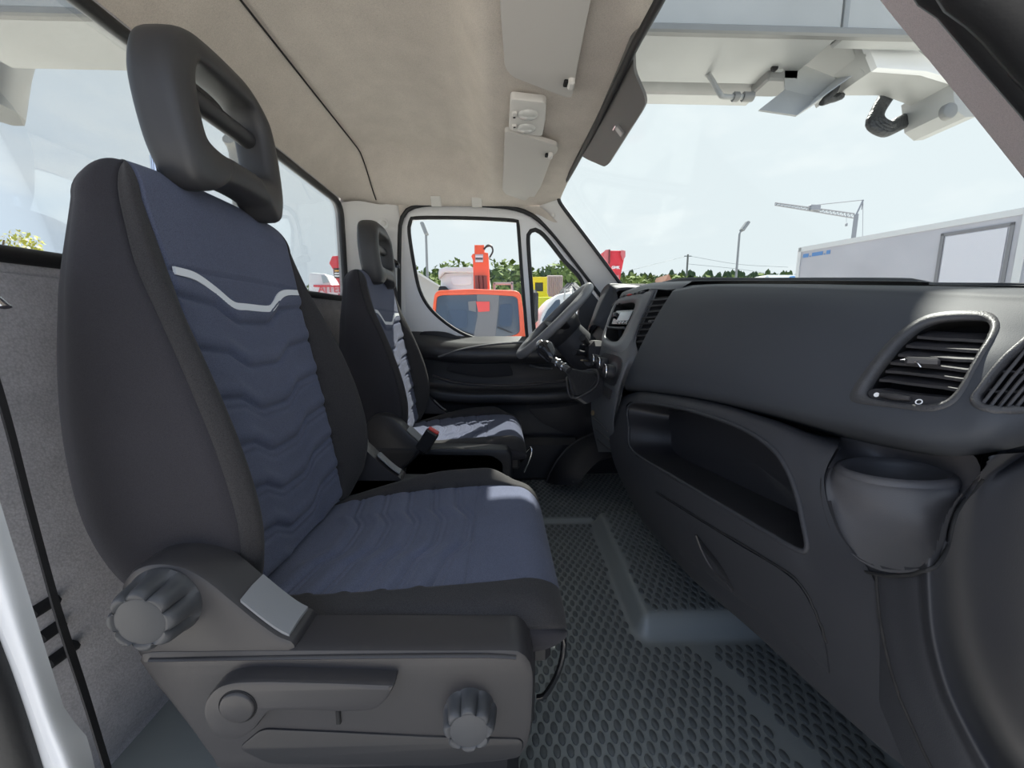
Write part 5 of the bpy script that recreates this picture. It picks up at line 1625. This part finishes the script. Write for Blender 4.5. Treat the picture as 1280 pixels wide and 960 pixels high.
# pale sheet hanging inside the windscreen, red panel and wipers
SHEET = mat('pale_film', (.18, .175, .18), .7)
cl = [tz(*q, Y=YT + .03) for q in ((596, 368), (624, 368), (622, 395), (619, 421), (592, 421), (597, 395))]
prism('hanging_film', ccw(np.array(cl)), XZ, YT + .02, YT + .038, SHEET, ot)
rp_ = [tz(*q, Y=YT + .02) for q in ((595, 377), (612, 377), (612, 389), (598, 390))]
prism('red_panel', ccw(np.array(rp_)), XZ, YT + .005, YT + .018, mat('red_panel', (.75, .08, .07), .5), ot)
wl = [tz(*q, Y=YT + .02) for q in ((585, 377), (595, 376), (595, 390), (586, 388))]
prism('pale_reflector', ccw(np.array(wl)), XZ, YT + .02, YT + .03, SHEET, ot)
for a_, b_ in (((560, 408), (592, 419)), ((622, 409), (640, 416))):
    tube('wiper', [np.array((tz(*a_)[0], YT + .0, tz(*a_)[1])), np.array((tz(*b_)[0], YT + .0, tz(*b_)[1]))], .018, BLACK, ot, n=6)
for px0, px1, py0, py1 in ((560, 584, 388, 410), (624, 640, 380, 408)):
    a_, b_ = tz(px0, py0), tz(px1, py1)
    prism('cab_seat', rounded([(a_[0], b_[1]), (b_[0], b_[1]), (b_[0], a_[1]), (a_[0], a_[1])], .08), XZ, YT + .025, YT + .036, mat('cab_seat_blue', (.05, .075, .12), .8), ot)
YC = 9.6
colm = [tz(*q, Y=YC) for q in ((592, 366), (591, 325), (589, 320), (591, 317), (593, 317), (593, 306), (605, 306), (605, 315), (610, 316), (611, 330), (612, 366))]
prism('crane_column', ccw(np.array(colm)), XZ, YC, YC + .5, ORANGE, ot, bev=.02)
st_ = [tz(*q, Y=YC) for q in ((594, 318), (604, 318), (604, 328), (594, 328))]
prism('rating_plate', ccw(np.array(st_)), XZ, YC - .012, YC + .01, mat('plate_grey', (.40, .40, .43), .5), ot)
for k in range(3):
    a_ = tz(594.5, 320.5 + 3 * k, Y=YC); b_ = tz(603.5, 320.3 + 3 * k, Y=YC)
    box('plate_line', ((a_[0] + b_[0]) / 2, YC - .014, a_[1]), (b_[0] - a_[0], .006, .022), WHITE_PRINT if k % 2 == 0 else GAP, ot, bev=0)
for k in range(3):
    tube('ram', [np.array((tz(596 + 5 * k, 345)[0] * YC / YT, YC - .05, tz(596, 345, YC)[1])), np.array((tz(597 + 5 * k, 362)[0] * YC / YT, YC - .06, tz(597, 362, YC)[1]))], .05, mat('ram_dark', (.20, .05, .03), .5), ot, n=8)
for k in range(2):
    r_ = 1 + k * .35
    pts = [at(605, 311 + k, Y=YC), at(609, 311 - 3 * r_, Y=YC), at(614, 310 - 2 * r_, Y=YC), at(616, 314, Y=YC), at(612, 322, Y=YC)]
    tube('hose', pts, .022, HOSE, ot, n=6, samples=16)
# truck-bed frame beyond
for px, py in ((640, 356), (618, 357)):
    c = at(px, py, Y=9.8); box('rack_post', (c[0], 9.8, c[2] - .1), (.06, .06, .35), BOOM, ot, bev=.01)
a_, b_ = at(617, 354.5, Y=9.8), at(641, 354.5, Y=9.8)
box('rack_rail', ((a_[0] + b_[0]) / 2, 9.8, a_[2]), (b_[0] - a_[0], .06, .06), BOOM, ot, bev=.01)

# ---- white lorry behind it
WT = mat('lorry_white', (.66, .67, .68), .4)
wl_ = thing('white_lorry', 'white lorry cab with roof deflector behind the orange truck', 'lorry', (-1.0, 13.2, GZ))
Yw = 13.0
lo = [tz(*q, Y=Yw) for q in ((550, 365), (551, 345), (555, 341), (590, 340), (612, 343), (612, 443), (550, 443))]
prism('cab', ccw(rounded(np.array(lo), .15, 3)), XZ, Yw, Yw + 2.0, WT, wl_, bev=.06)
df = [tz(*q, Y=Yw) for q in ((549, 342), (550, 337), (557, 335), (592, 335), (594, 341), (556, 341), (552, 346), (549, 349))]
prism('roof_deflector', ccw(np.array(df)), XZ, Yw - .2, Yw + 2.0, WT, wl_, bev=.03)
mr = [tz(*q, Y=Yw - .3) for q in ((548, 363), (550, 358), (557, 358), (562, 363))]
prism('sun_shield', ccw(np.array(mr)), XZ, Yw - .4, Yw + .1, PLASTIC_D, wl_, bev=.02)
pn = [tz(*q, Y=Yw - .02) for q in ((563, 346), (590, 345), (590, 356), (566, 357))]
prism('windscreen_panel', ccw(rounded(np.array(pn), .1)), XZ, Yw - .03, Yw + .02, PAINT, wl_, bev=.01)

# ---- grey shed on the left of the driver's window
sh = thing('grey_shed', 'grey shed with sloping roof at left edge of driver window', 'building', (-4.6, 18, GZ))
Ys = 18
so = [tz(*q, Y=Ys) for q in ((505, 332), (512, 334), (548, 356), (550, 360), (550, 440), (490, 440), (490, 332))]
prism('wall', ccw(np.array(so)), XZ, Ys, Ys + 6, mat('shed_wall', (.42, .40, .38), .8, var=(1, .05)), sh)
ro = [tz(*q, Y=Ys) for q in ((488, 322), (512, 333), (550, 357), (550, 359), (511, 336), (488, 326))]
prism('roof', ccw(np.array(ro)), XZ, Ys - .2, Ys + 6.2, mat('shed_roof', (.58, .57, .55), .6), sh)

# ---- yellow machine, container, covered load and white van seen through the quarter window
YEL = mat('yellow_paint', (.80, .70, .03), .45)
ym = thing('yellow_machine', 'bright yellow machine cab seen through the quarter window', 'machine', (1.2, 12, GZ))
Yy = 12
yo = [tz(*q, Y=Yy) for q in ((664, 346), (684, 346), (684, 366), (688, 376), (664, 378))]
yh = [tz(*q, Y=Yy) for q in ((669, 353), (679, 353), (679, 364), (669, 364))]
prism('cab', ccw(np.array(yo)), XZ, Yy, Yy + 1.5, YEL, ym, holes=[ccw(np.array(yh), False)], bev=.02)
prism('cab_window', ccw(np.array(yh)), XZ, Yy + .05, Yy + .08, mat('dark_window', (.05, .06, .04), .3), ym)
y2 = [tz(*q, Y=Yy - 1) for q in ((664, 372), (690, 371), (692, 384), (690, 420), (664, 420))]
prism('bonnet', ccw(np.array(y2)), XZ, Yy - 1.0, Yy - .1, mat('lime_paint', (.62, .78, .05), .45), ym, bev=.03)
ct_ = thing('ribbed_container', 'pinkish ribbed container beside the yellow machine', 'container', (2.0, 15, GZ))
Yk = 15
a_, b_ = tz(684, 344, Y=Yk), tz(703, 374, Y=Yk)
box('body', ((a_[0] + b_[0]) / 2, Yk + 1, (a_[1] + GZ) / 2), (b_[0] - a_[0], 2, a_[1] - GZ), mat('container_pink', (.50, .40, .38), .6), ct_, bev=.02)
for k in range(8):
    x_ = a_[0] + (b_[0] - a_[0]) * (k + .5) / 8
    box('rib', (x_, Yk - .02, (a_[1] + GZ) / 2), (.035, .06, a_[1] - GZ - .1), mat('rib_pink', (.36, .29, .28), .6), ct_, bev=.01)
tp_ = thing('tarpaulin_load', 'dark grey crumpled tarpaulin load beyond the steering wheel', 'load', (2.4, 11, GZ))
rows = []
for k, rr in enumerate((1.0, .96, .8, .5, .15)):
    zz = tz(712, 388 - k * 8.4, Y=11)[1]
    rows.append([(2.02 + rr * .55 * math.cos(a) + random.uniform(-.06, .06), 11 + rr * .8 * math.sin(a), zz + random.uniform(-.04, .04)) for a in np.linspace(0, 2 * PI, 20, endpoint=False)])
mk('sheet', np.array(rows).reshape(-1, 3), grid_faces(5, 20, close_c=True), mat('tarpaulin', (.07, .07, .075), .6, bump=(6, .8, .05)), tp_, smooth=False)
box('pallet', (2.02, 11, (GZ + tz(712, 388, Y=11)[1]) / 2), (1.0, 1.4, tz(712, 388, Y=11)[1] - GZ), mat('pallet_grey', (.35, .34, .33), .8), tp_)
wv = thing('white_van', 'white van with dark windscreen seen beyond the steering wheel', 'van', (1.6, 8, GZ))
Yv = 8.0
vo_ = [tz(*q, Y=Yv) for q in ((670, 480), (674, 405), (680, 388), (690, 374), (700, 367), (730, 364), (745, 366), (745, 480))]
prism('body', ccw(catmull(vo_, 50, True)), XZ, Yv, Yv + 1.9, WT, wv, bev=.08)
vw = [tz(*q, Y=Yv) for q in ((677, 402), (684, 388), (695, 375), (700, 374), (700, 400))]
prism('window', ccw(rounded(np.array(vw), .04)), XZ, Yv - .012, Yv + .02, TRUCK_GLASS, wv)
for px in (706, 716, 726):
    c = at(px, 368, Y=Yv - .05); box('roof_rack_bar', (c[0], Yv - .03, c[2]), (.03, .05, .22), BOOM, wv, bev=.005)
box('door_mirror', at(667, 384, Y=2.35), (.05, .10, .20), PLASTIC_D, door_1, bev=.02)

# ---- red cranes
RED = mat('crane_red', (.66, .035, .05), .4, var=(3, .06))
rc = thing('red_crane', 'red folding crane seen through the rear window', 'crane', (-3.4, 8, GZ))
Yr = 8.0
p1 = [tz(*q, Y=Yr) for q in ((411, 329), (415, 320), (430, 319), (440, 321), (444, 332), (446, 348), (440, 352), (434, 358), (430, 364), (426, 360), (421, 351), (417, 345), (416, 337))]
prism('main_block', ccw(np.array(p1)), XZ, Yr, Yr + .6, RED, rc, bev=.02)
prism('link_recess', ccw(np.array([tz(*q, Y=Yr) for q in ((427, 320), (432, 320), (432, 326), (430, 333), (427, 332))])), XZ, Yr - .01, Yr + .05, mat('dark_red', (.12, .01, .02), .5), rc)
tube('ram', [at(429, 327, Y=Yr - .05), at(433, 337, Y=Yr - .05), at(436, 346, Y=Yr - .05)], .045, mat('ram_pale', (.6, .55, .5), .4), rc, n=8)
box('warning_plate', at(423.5, 341.5, Y=Yr - .01), (.19, .02, .19), GAP, rc, bev=.003)
for k, m_ in enumerate((mat('plate_orange', (.85, .45, .1), .5), WHITE_PRINT, WHITE_PRINT)):
    box('plate_line', at(423.5, 338.6 + k * 3.2, Y=Yr - .03), (.16, .01, .028), m_, rc, bev=0)
prism('lower_link', ccw(np.array([tz(*q, Y=Yr) for q in ((424, 352), (430, 352), (430, 372), (424, 368))])), XZ, Yr + .1, Yr + .4, mat('deep_red', (.40, .02, .03), .45), rc, bev=.01)
box('base_column', (at(428, 372, Y=8)[0], 8.3, (at(428, 366, Y=8)[2] + GZ) / 2), (.3, .3, at(428, 366, Y=8)[2] - GZ), RED, rc, bev=.02)
lb = thing('white_service_vehicle', 'white vehicle with red stripe and lettering behind the red crane', 'vehicle', (-4.0, 9.4, GZ))
Yb = 9.0
body = [tz(*q, Y=Yb) for q in ((385, 340), (408, 342), (412, 352), (416, 357), (440, 357), (446, 360), (446, 376), (446, 470), (385, 470))]
prism('body', ccw(rounded(np.array(body), .08)), XZ, Yb, Yb + 1.6, PAINT, lb, bev=.05)
box('red_stripe', at(412, 357.6, Y=Yb - .015), (.70, .03, .04), RED, lb, bev=0)
fc = bpy.data.curves.new('lettering', 'FONT'); fc.body = 'AJTEL'; fc.size = .22; fc.extrude = .004; fc.align_x = 'CENTER'
fo = bpy.data.objects.new('lettering', fc); link(fo, lb); q = at(413.5, 365.4, Y=Yb - .02)
fo.location = Vector(q) - Vector(lb.location); fo.rotation_euler = (PI / 2, 0, 0); mesh_text(fo, RED)
box('blue_sill', at(420, 373, Y=Yb - .02), (.9, .05, .08), mat('blue_grey', (.25, .38, .48), .5), lb, bev=0)
prism('cab_window', ccw(np.array([tz(*q, Y=Yb) for q in ((402, 344), (408, 345), (412, 353), (404, 354))])), XZ, Yb - .012, Yb + .02, mat('pale_glass', (.35, .42, .44), .2), lb)

rc2 = thing('red_crane', 'red crane mast with white lettering beside the far windscreen pillar', 'crane', (3.3, 10.5, GZ))
Yr = 10.5
mm_ = [tz(*q, Y=Yr) for q in ((754, 330), (757, 313), (779, 313), (781, 320), (778, 335), (776, 344), (774, 358), (764, 362), (762, 346), (752, 342))]
prism('mast', ccw(np.array(mm_)), XZ, Yr, Yr + .6, RED, rc2, bev=.02)
pk = [tz(*q, Y=Yr) for q in ((756, 313), (762, 312), (760, 334), (752, 342), (752, 332))]
prism('mast_side', ccw(np.array(pk)), XZ, Yr - .05, Yr, mat('pale_red', (.60, .16, .17), .5), rc2)
prism('mast_side', ccw(np.array([tz(*q, Y=Yr) for q in ((776, 313), (781, 314), (781, 321), (778, 326), (775, 318))])), XZ, Yr - .05, Yr, mat('pale_red', (.60, .16, .17), .5), rc2)
tube('rope', [at(762, 312, Y=Yr - .08), at(761.5, 330, Y=Yr - .08)], .02, mat('rope_dark', (.15, .05, .05), .6), rc2, n=6)
fc = bpy.data.curves.new('lettering', 'FONT'); fc.body = 'GMK'; fc.size = .10; fc.extrude = .004; fc.align_x = 'CENTER'; fc.offset = .004
fo = bpy.data.objects.new('lettering', fc); link(fo, rc2); q = at(769.5, 336, Y=Yr - .03)
fo.location = Vector(q) - Vector(rc2.location); fo.rotation_euler = (PI / 2, 0, 0); mesh_text(fo, WHITE_PRINT)
for k in range(2): tube('ram', [at(768 + 4 * k, 344, Y=Yr - .05), at(768 + 4 * k, 356, Y=Yr - .05)], .04, mat('ram_pink', (.5, .2, .2), .5), rc2, n=8)
box('jib_base', at(776, 357, Y=Yr), (.45, .3, .06), PAINT, rc2, bev=.01)

box('base_column', (at(769, 360, Y=Yr)[0], Yr + .3, (at(769, 358, Y=Yr)[2] + GZ) / 2), (.35, .35, at(769, 358, Y=Yr)[2] - GZ), RED, rc2, bev=.02)
# ---- white box body on the right
bx = thing('white_box_truck', 'long white box truck body beyond the right of the windscreen', 'truck', (10.5, 9, GZ))
A = at(1000, 311, Y=12.5); zt_ = A[2]
Bp = at(1280, 262, Z=zt_)
dirv = (Bp - A); dirv[2] = 0; Lr = np.linalg.norm(dirv); dirv /= Lr
nb = np.array((dirv[1], -dirv[0], 0))
if nb @ (A - CAM) < 0: nb = -nb
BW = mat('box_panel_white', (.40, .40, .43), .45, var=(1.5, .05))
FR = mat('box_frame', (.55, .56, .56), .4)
L2 = Lr * 1.5
def bp_(s, z, n_=0): return A + dirv * s + nb * n_ + np.array((0, 0, z))
def bbox(name, s0, s1, z0, z1, n0, n1, m):
    V = np.array([bp_(s, z, n_) for s in (s0, s1) for n_ in (n0, n1) for z in (z0, z1)])
    return fix_normals(mk(name, V, [(0, 1, 3, 2), (4, 6, 7, 5), (0, 4, 5, 1), (2, 3, 7, 6), (0, 2, 6, 4), (1, 5, 7, 3)], m, bx, smooth=False))
H = zt_ - GZ
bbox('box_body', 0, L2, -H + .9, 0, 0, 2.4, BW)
bbox('top_rail', -.02, L2, -.10, .04, -.03, 2.42, FR)
bbox('corner_post', -.04, .06, -H + .9, .02, -.03, .05, FR)
def s_at(px, py=300):
    # distance along the side where the pixel column meets the wall
    P_ = at_plane(px, py, A, nb); return float((P_ - A) @ dirv), float(P_[2] - A[2])
s0, _ = s_at(1180, 300); s1, _ = s_at(1262, 290)
zt1 = s_at(1186, 294)[1]; 
for nm, a_ in (('door_frame', (s0 - .06, s0, -3.0, zt1 + .06)), ('door_frame', (s1, s1 + .06, -3.0, zt1 + .06)), ('door_frame', (s0 - .06, s1 + .06, zt1, zt1 + .06))):
    bbox(nm, *a_, -.03, 0, mat('door_gasket', (.18, .18, .19), .6))
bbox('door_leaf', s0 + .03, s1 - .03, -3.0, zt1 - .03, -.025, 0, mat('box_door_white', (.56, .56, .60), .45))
s2 = s_at(1276, 290)[0]; bbox('rear_post', s2, s2 + .12, -H + .9, 0, -.05, .05, FR)
wb_ = bbox('chassis', .5, L2, -H + .45, -H + .9, .5, 1.9, PLASTIC_D)
for sx in (1.2, L2 - 1.2, L2 - 2.2):
    c = bp_(sx, -H + .45, .1); disc('wheel', c, nb, .45, .3, BLACK, bx, n=24, bev=.04)
# small blue web address at the top corner
BLUE_PRINT = mat('blue_print', (.10, .22, .45), .5)
sx_ = .12
for wd in (.16, .04, .30, .04, .10):          # print too small to read in the photograph
    bbox('print_mark', sx_, sx_ + wd, -.30, -.30 + (.11 if wd > .05 else .03), -.012, 0, BLUE_PRINT); sx_ += wd + .03
vr_ = thing('parked_van', 'white van roof just visible above the dashboard beside box truck', 'van', (24, 30, GZ))
a_, b_ = at(958, 343, Y=30), at(1000, 356, Y=30)
V, fs = box_vf(((a_[0] + b_[0]) / 2, 31, (a_[2] + GZ) / 2), (b_[0] - a_[0], 2, a_[2] - GZ), .25); fix_normals(mk('body', V, fs, PAINT, vr_, smooth=False))
box('blue_roof_light', at(992, 347, Y=29.9), (.5, .3, .2), mat('blue_light', (.08, .25, .55), .3), vr_, bev=.03)

# ---- lamps, poles, tower crane
STEEL = mat('lamp_steel', (.22, .23, .24), .5)
def street_lamp(label, base_px, top_px, head_px, Y, r):
    t = at(*top_px, Y=Y); o = thing('street_lamp', label, 'street lamp', (t[0], Y, GZ), 'street lamps in the yard')
    tube('pole', [(t[0], Y, GZ), (t[0], Y, (t[2] + GZ) / 2), (t[0], Y, t[2])], [r * 1.3, r, r * .8], STEEL, o, n=8)
    h = at(*head_px, Y=Y)
    tube('arm', [np.array((t[0], Y, t[2] - .02)), (np.array(t) + h) / 2 + np.array((0, 0, .1)), h], r * .7, STEEL, o, n=8, samples=8)
    d = h - t; d[1] = 0
    V, fs = box_vf((0, 0, 0), (r * 9, r * 5, r * 2.6), r * .6)
    an = math.atan2(d[2], d[0])
    V = V @ np.array(Matrix.Rotation(-an, 3, 'Y')).T + h
    fix_normals(mk('lamp_head', V, fs, STEEL, o, smooth=False))
street_lamp('street lamp seen through the driver door window', (536, 400), (532.5, 291), (530.5, 286), 24, .085)
street_lamp('street lamp seen through the windscreen beside the tower crane', (922, 400), (924.5, 292), (931, 283), 40, .12)
up_ = thing('utility_pole', 'thin wooden utility pole with cross-arm above the distant trees', 'pole', tuple(at(860, 345, Y=60)))
t_ = at(860, 318, Y=60); tube('pole', [(t_[0], 60, GZ), (t_[0], 60, t_[2])], .14, mat('pole_wood', (.22, .21, .2), .8), up_, n=8)
box('cross_arm', (t_[0], 60, t_[2] - .25), (1.1, .12, .12), STEEL, up_, bev=.01)
for k, (px1, py1) in enumerate(((700, 352), (985, 334), (985, 346))):
    e_ = at(px1, py1, Y=60); m_ = (np.array(t_) + e_) / 2; m_[2] -= .5
    tube('power_line', [np.array((t_[0], 60, t_[2] - .2 - (1.2 if k == 2 else 0))), m_, e_], .022, STEEL, up_, n=5, samples=14)
tcr = thing('tower_crane', 'distant grey tower crane with lattice jib above the white box truck', 'tower crane', tuple(at(1069, 300, Y=70)))
CR = mat('crane_grey', (.33, .33, .35), .6)
b0_, b1_ = at(1068.5, 330, Y=70), at(1070.5, 268, Y=70)
tube('mast', [np.array((b1_[0], 70, GZ)), b1_], .45, CR, tcr, n=4)
pk_ = at(1079, 250, Y=70); tube('peak', [b1_, pk_], .16, CR, tcr, n=4); tube('peak', [at(1077, 262, Y=70), pk_], .10, CR, tcr, n=4)
j0, j1 = at(1068, 267, Y=70), at(969, 253.5, Y=70)
dn = np.array((0, 0, -.75))
tube('jib_chord', [j0, j1], .12, CR, tcr, n=4); tube('jib_chord', [j0 + dn, j1 + dn * .5], .12, CR, tcr, n=4)
pr = []
for k in range(22):
    t0_, t1_ = k / 22, (k + 1) / 22
    pr.append(tube_vf([j0 * (1 - t0_) + j1 * t0_, j0 * (1 - t1_) + j1 * t1_ + dn * (1 - .5 * t1_)], .07, 4))
    pr.append(tube_vf([j0 * (1 - t1_) + j1 * t1_, j0 * (1 - t1_) + j1 * t1_ + dn * (1 - .5 * t1_)], .06, 4))
V, fs = join(pr); mk('jib_lattice', V, fs, CR, tcr)
tube('tie_bar', [pk_, at(1022, 256, Y=70)], .07, CR, tcr, n=4); tube('tie_bar', [pk_, at(1078, 300, Y=70)], .05, CR, tcr, n=4)
box('trolley', at(1018, 260, Y=70), (1.8, .8, 1.0), CR, tcr, bev=.1)
tube('hook_line', [at(1058, 268, Y=70), at(1058, 280, Y=70)], .03, CR, tcr, n=4); box('hook_block', at(1058, 281, Y=70), (.3, .3, .5), CR, tcr, bev=.05)
hs_ = thing('house', 'small distant house with red roof in front of the trees', 'house', tuple(at(834, 356, Y=45)))
q = at(834, 358, Y=45); 
ro = [(q[0] - .9, q[2] - .1), (q[0] - .1, q[2] + 1.3), (q[0] + .7, q[2] - .1)]
prism('roof', ccw(np.array(ro)), XZ, 44.5, 48, mat('roof_red', (.40, .20, .14), .8), hs_)
box('wall', (q[0] - .1, 46.2, (q[2] + GZ) / 2), (1.3, 3, q[2] - GZ), mat('house_wall', (.5, .45, .36), .8), hs_, bev=0)

# ---- trees: three kinds shared between individuals
LEAF = [mat('spruce_green', (.055, .095, .040), .9, var=(1.5, .25)), mat('leaf_green', (.16, .22, .05), .9, var=(1.5, .25)), mat('pine_green', (.085, .13, .045), .9, var=(1.5, .25))]
BARK = mat('bark', (.12, .09, .06), .9)
def conifer_vf(rs, h=1.0):
    parts = []
    for k in range(9):
        z = .12 + .86 * k / 9; r = .27 * (1 - k / 9.8) * rs.uniform(.85, 1.15)
        n = 9; V = []
        for rr, zz in ((.004, z + .06 + .10 * (1 - k / 9)), (r * .55, z + .05), (r, z - .02)):
            for a in range(n):
                q = rr * rs.uniform(.65, 1.25); an = a * 2 * PI / n + k
                V.append((q * math.cos(an), q * math.sin(an), min(1.02, zz + rs.uniform(-.02, .015))))
        parts.append((np.array(V), grid_faces(3, n, close_c=True)))
    return join(parts)
def leafy_vf(rs, n=900, rad=.42, zc=.62, size=.05, sq=.42):
    V = []; fs = []
    blobs = [(rs.uniform(-.25, .25), rs.uniform(-.25, .25), rs.uniform(.38, .86), rs.uniform(.12, .22)) for _ in range(14)]
    for _ in range(n):
        b = rs.choice(blobs)
        d = np.array([rs.gauss(0, 1) for _ in range(3)]); d /= np.linalg.norm(d)
        p = np.array(b[:3]) + d * b[3] * rs.uniform(.6, 1.05)
        u = np.array([rs.gauss(0, 1) for _ in range(3)]); u /= np.linalg.norm(u); w = np.cross(u, d); w /= np.linalg.norm(w) + 1e-9
        s_ = size * rs.uniform(.6, 1.3); i0 = len(V)
        V += [p - u * s_, p + w * s_ * .6, p + u * s_, p - w * s_ * .6]; fs.append((i0, i0 + 1, i0 + 2, i0 + 3))
    return np.array(V), fs
rs = random.Random(3)
def me_of(name, vf, m):
    me = bpy.data.meshes.new(name); me.from_pydata(np.asarray(vf[0]).tolist(), [], vf[1]); me.materials.append(m); return me
crowns = [me_of('crown', conifer_vf(rs), LEAF[0]), me_of('crown', conifer_vf(rs), LEAF[2]), me_of('crown', leafy_vf(rs), LEAF[1])]
trunk_me = me_of('trunk', tube_vf([(0, 0, -.02), (0, 0, .35), (0, 0, .8)], [.025, .02, .008], 6), BARK)
def tree(x, y, h, k, label, group, w=1.0):
    o = thing(('spruce_tree', 'pine_tree', 'leafy_tree')[k], label, 'tree', (x, y, GZ), group)
    o.scale = (h * w, h * w, h); o.rotation_euler = (0, 0, rs.uniform(0, 6))
    for nm, me in (('crown', crowns[k]), ('trunk', trunk_me)):
        c = bpy.data.objects.new(nm, me); link(c, o)
    return o
def row(px0, px1, step, Y, top, jit, zone, ks):
    x = px0
    while x < px1:
        y_ = Y + rs.uniform(-6, 6)
        tpy = top + rs.uniform(-jit, jit)
        p_ = at(x, tpy, Y=y_); k = rs.choice(ks)
        nm = ('dark spruce', 'mid green pine', 'light green leafy tree')[k]
        tree(p_[0], y_, p_[2] - GZ, k, f'{nm} in the forest edge {zone}', f'{nm}s {zone}', w=rs.uniform(.8, 1.25) * (1.1 if k == 2 else .9))
        x += step * rs.uniform(.7, 1.3)
row(388, 446, 6, 55, 350, 4, 'seen through the rear window', (0, 1, 2))
row(512, 660, 4, 60, 335, 6, 'seen through the driver door window', (0, 1, 1, 2))
row(514, 655, 9, 45, 351, 4, 'seen through the driver door window', (2, 2, 1))
row(660, 745, 4.5, 60, 336, 6, 'seen through the quarter window', (0, 1, 2))
row(748, 1000, 3.6, 66, 338, 5, 'seen through the windscreen', (0, 0, 1))
row(775, 985, 5, 52, 350, 3, 'seen through the windscreen', (1, 1, 2))
# blossoming tree at the left edge of the rear window
bt_ = thing('blossoming_tree', 'yellow-green blossoming tree at the left edge of the rear window', 'tree', (*at(10, 320, Y=9)[:2], GZ))
rs2 = random.Random(11)
c_ = at(-10, 330, Y=9)
pr = []
V = []; fs = []
blobs = []
for _ in range(46):
    px, py = rs2.uniform(-110, 66), rs2.uniform(285, 400)
    if py < 278 + max(0, (px - 8)) * 1.05: continue
    blobs.append((at(px, py, Y=9 + rs2.uniform(-.9, .9)), rs2.uniform(.22, .42)))
V2 = []; fs2 = []
for q in range(9000):
    b = rs2.choice(blobs); d = np.array([rs2.gauss(0, 1) for _ in range(3)]); d /= np.linalg.norm(d)
    p = b[0] + d * b[1] * rs2.uniform(.3, 1.0)
    u = np.array([rs2.gauss(0, 1) for _ in range(3)]); u /= np.linalg.norm(u); w = np.cross(u, d); w /= np.linalg.norm(w) + 1e-9
    s_ = rs2.uniform(.03, .06)
    VV, FF = (V, fs) if q % 3 else (V2, fs2)
    i0 = len(VV); VV += [p - u * s_, p + w * s_ * .6, p + u * s_, p - w * s_ * .6]; FF.append((i0, i0 + 1, i0 + 2, i0 + 3))
mk('foliage', V, fs, mat('spring_leaf', (.42, .42, .07), .8), bt_, smooth=False)
mk('blossom', V2, fs2, mat('blossom', (.75, .70, .55), .8), bt_, smooth=False)
tk = at(-10, 380, Y=9)
tube('trunk', [(tk[0], 9, GZ), (tk[0], 9, tk[2])], [.16, .11], BARK, bt_, n=8)
for px, py in ((20, 310), (45, 330), (-30, 300), (5, 300)):
    tube('branch', [np.array((tk[0], 9, tk[2] - .3)), at((px - 10) / 2, (py + 380) / 2, Y=9), at(px, py, Y=9)], [.06, .04, .015], BARK, bt_, n=6)
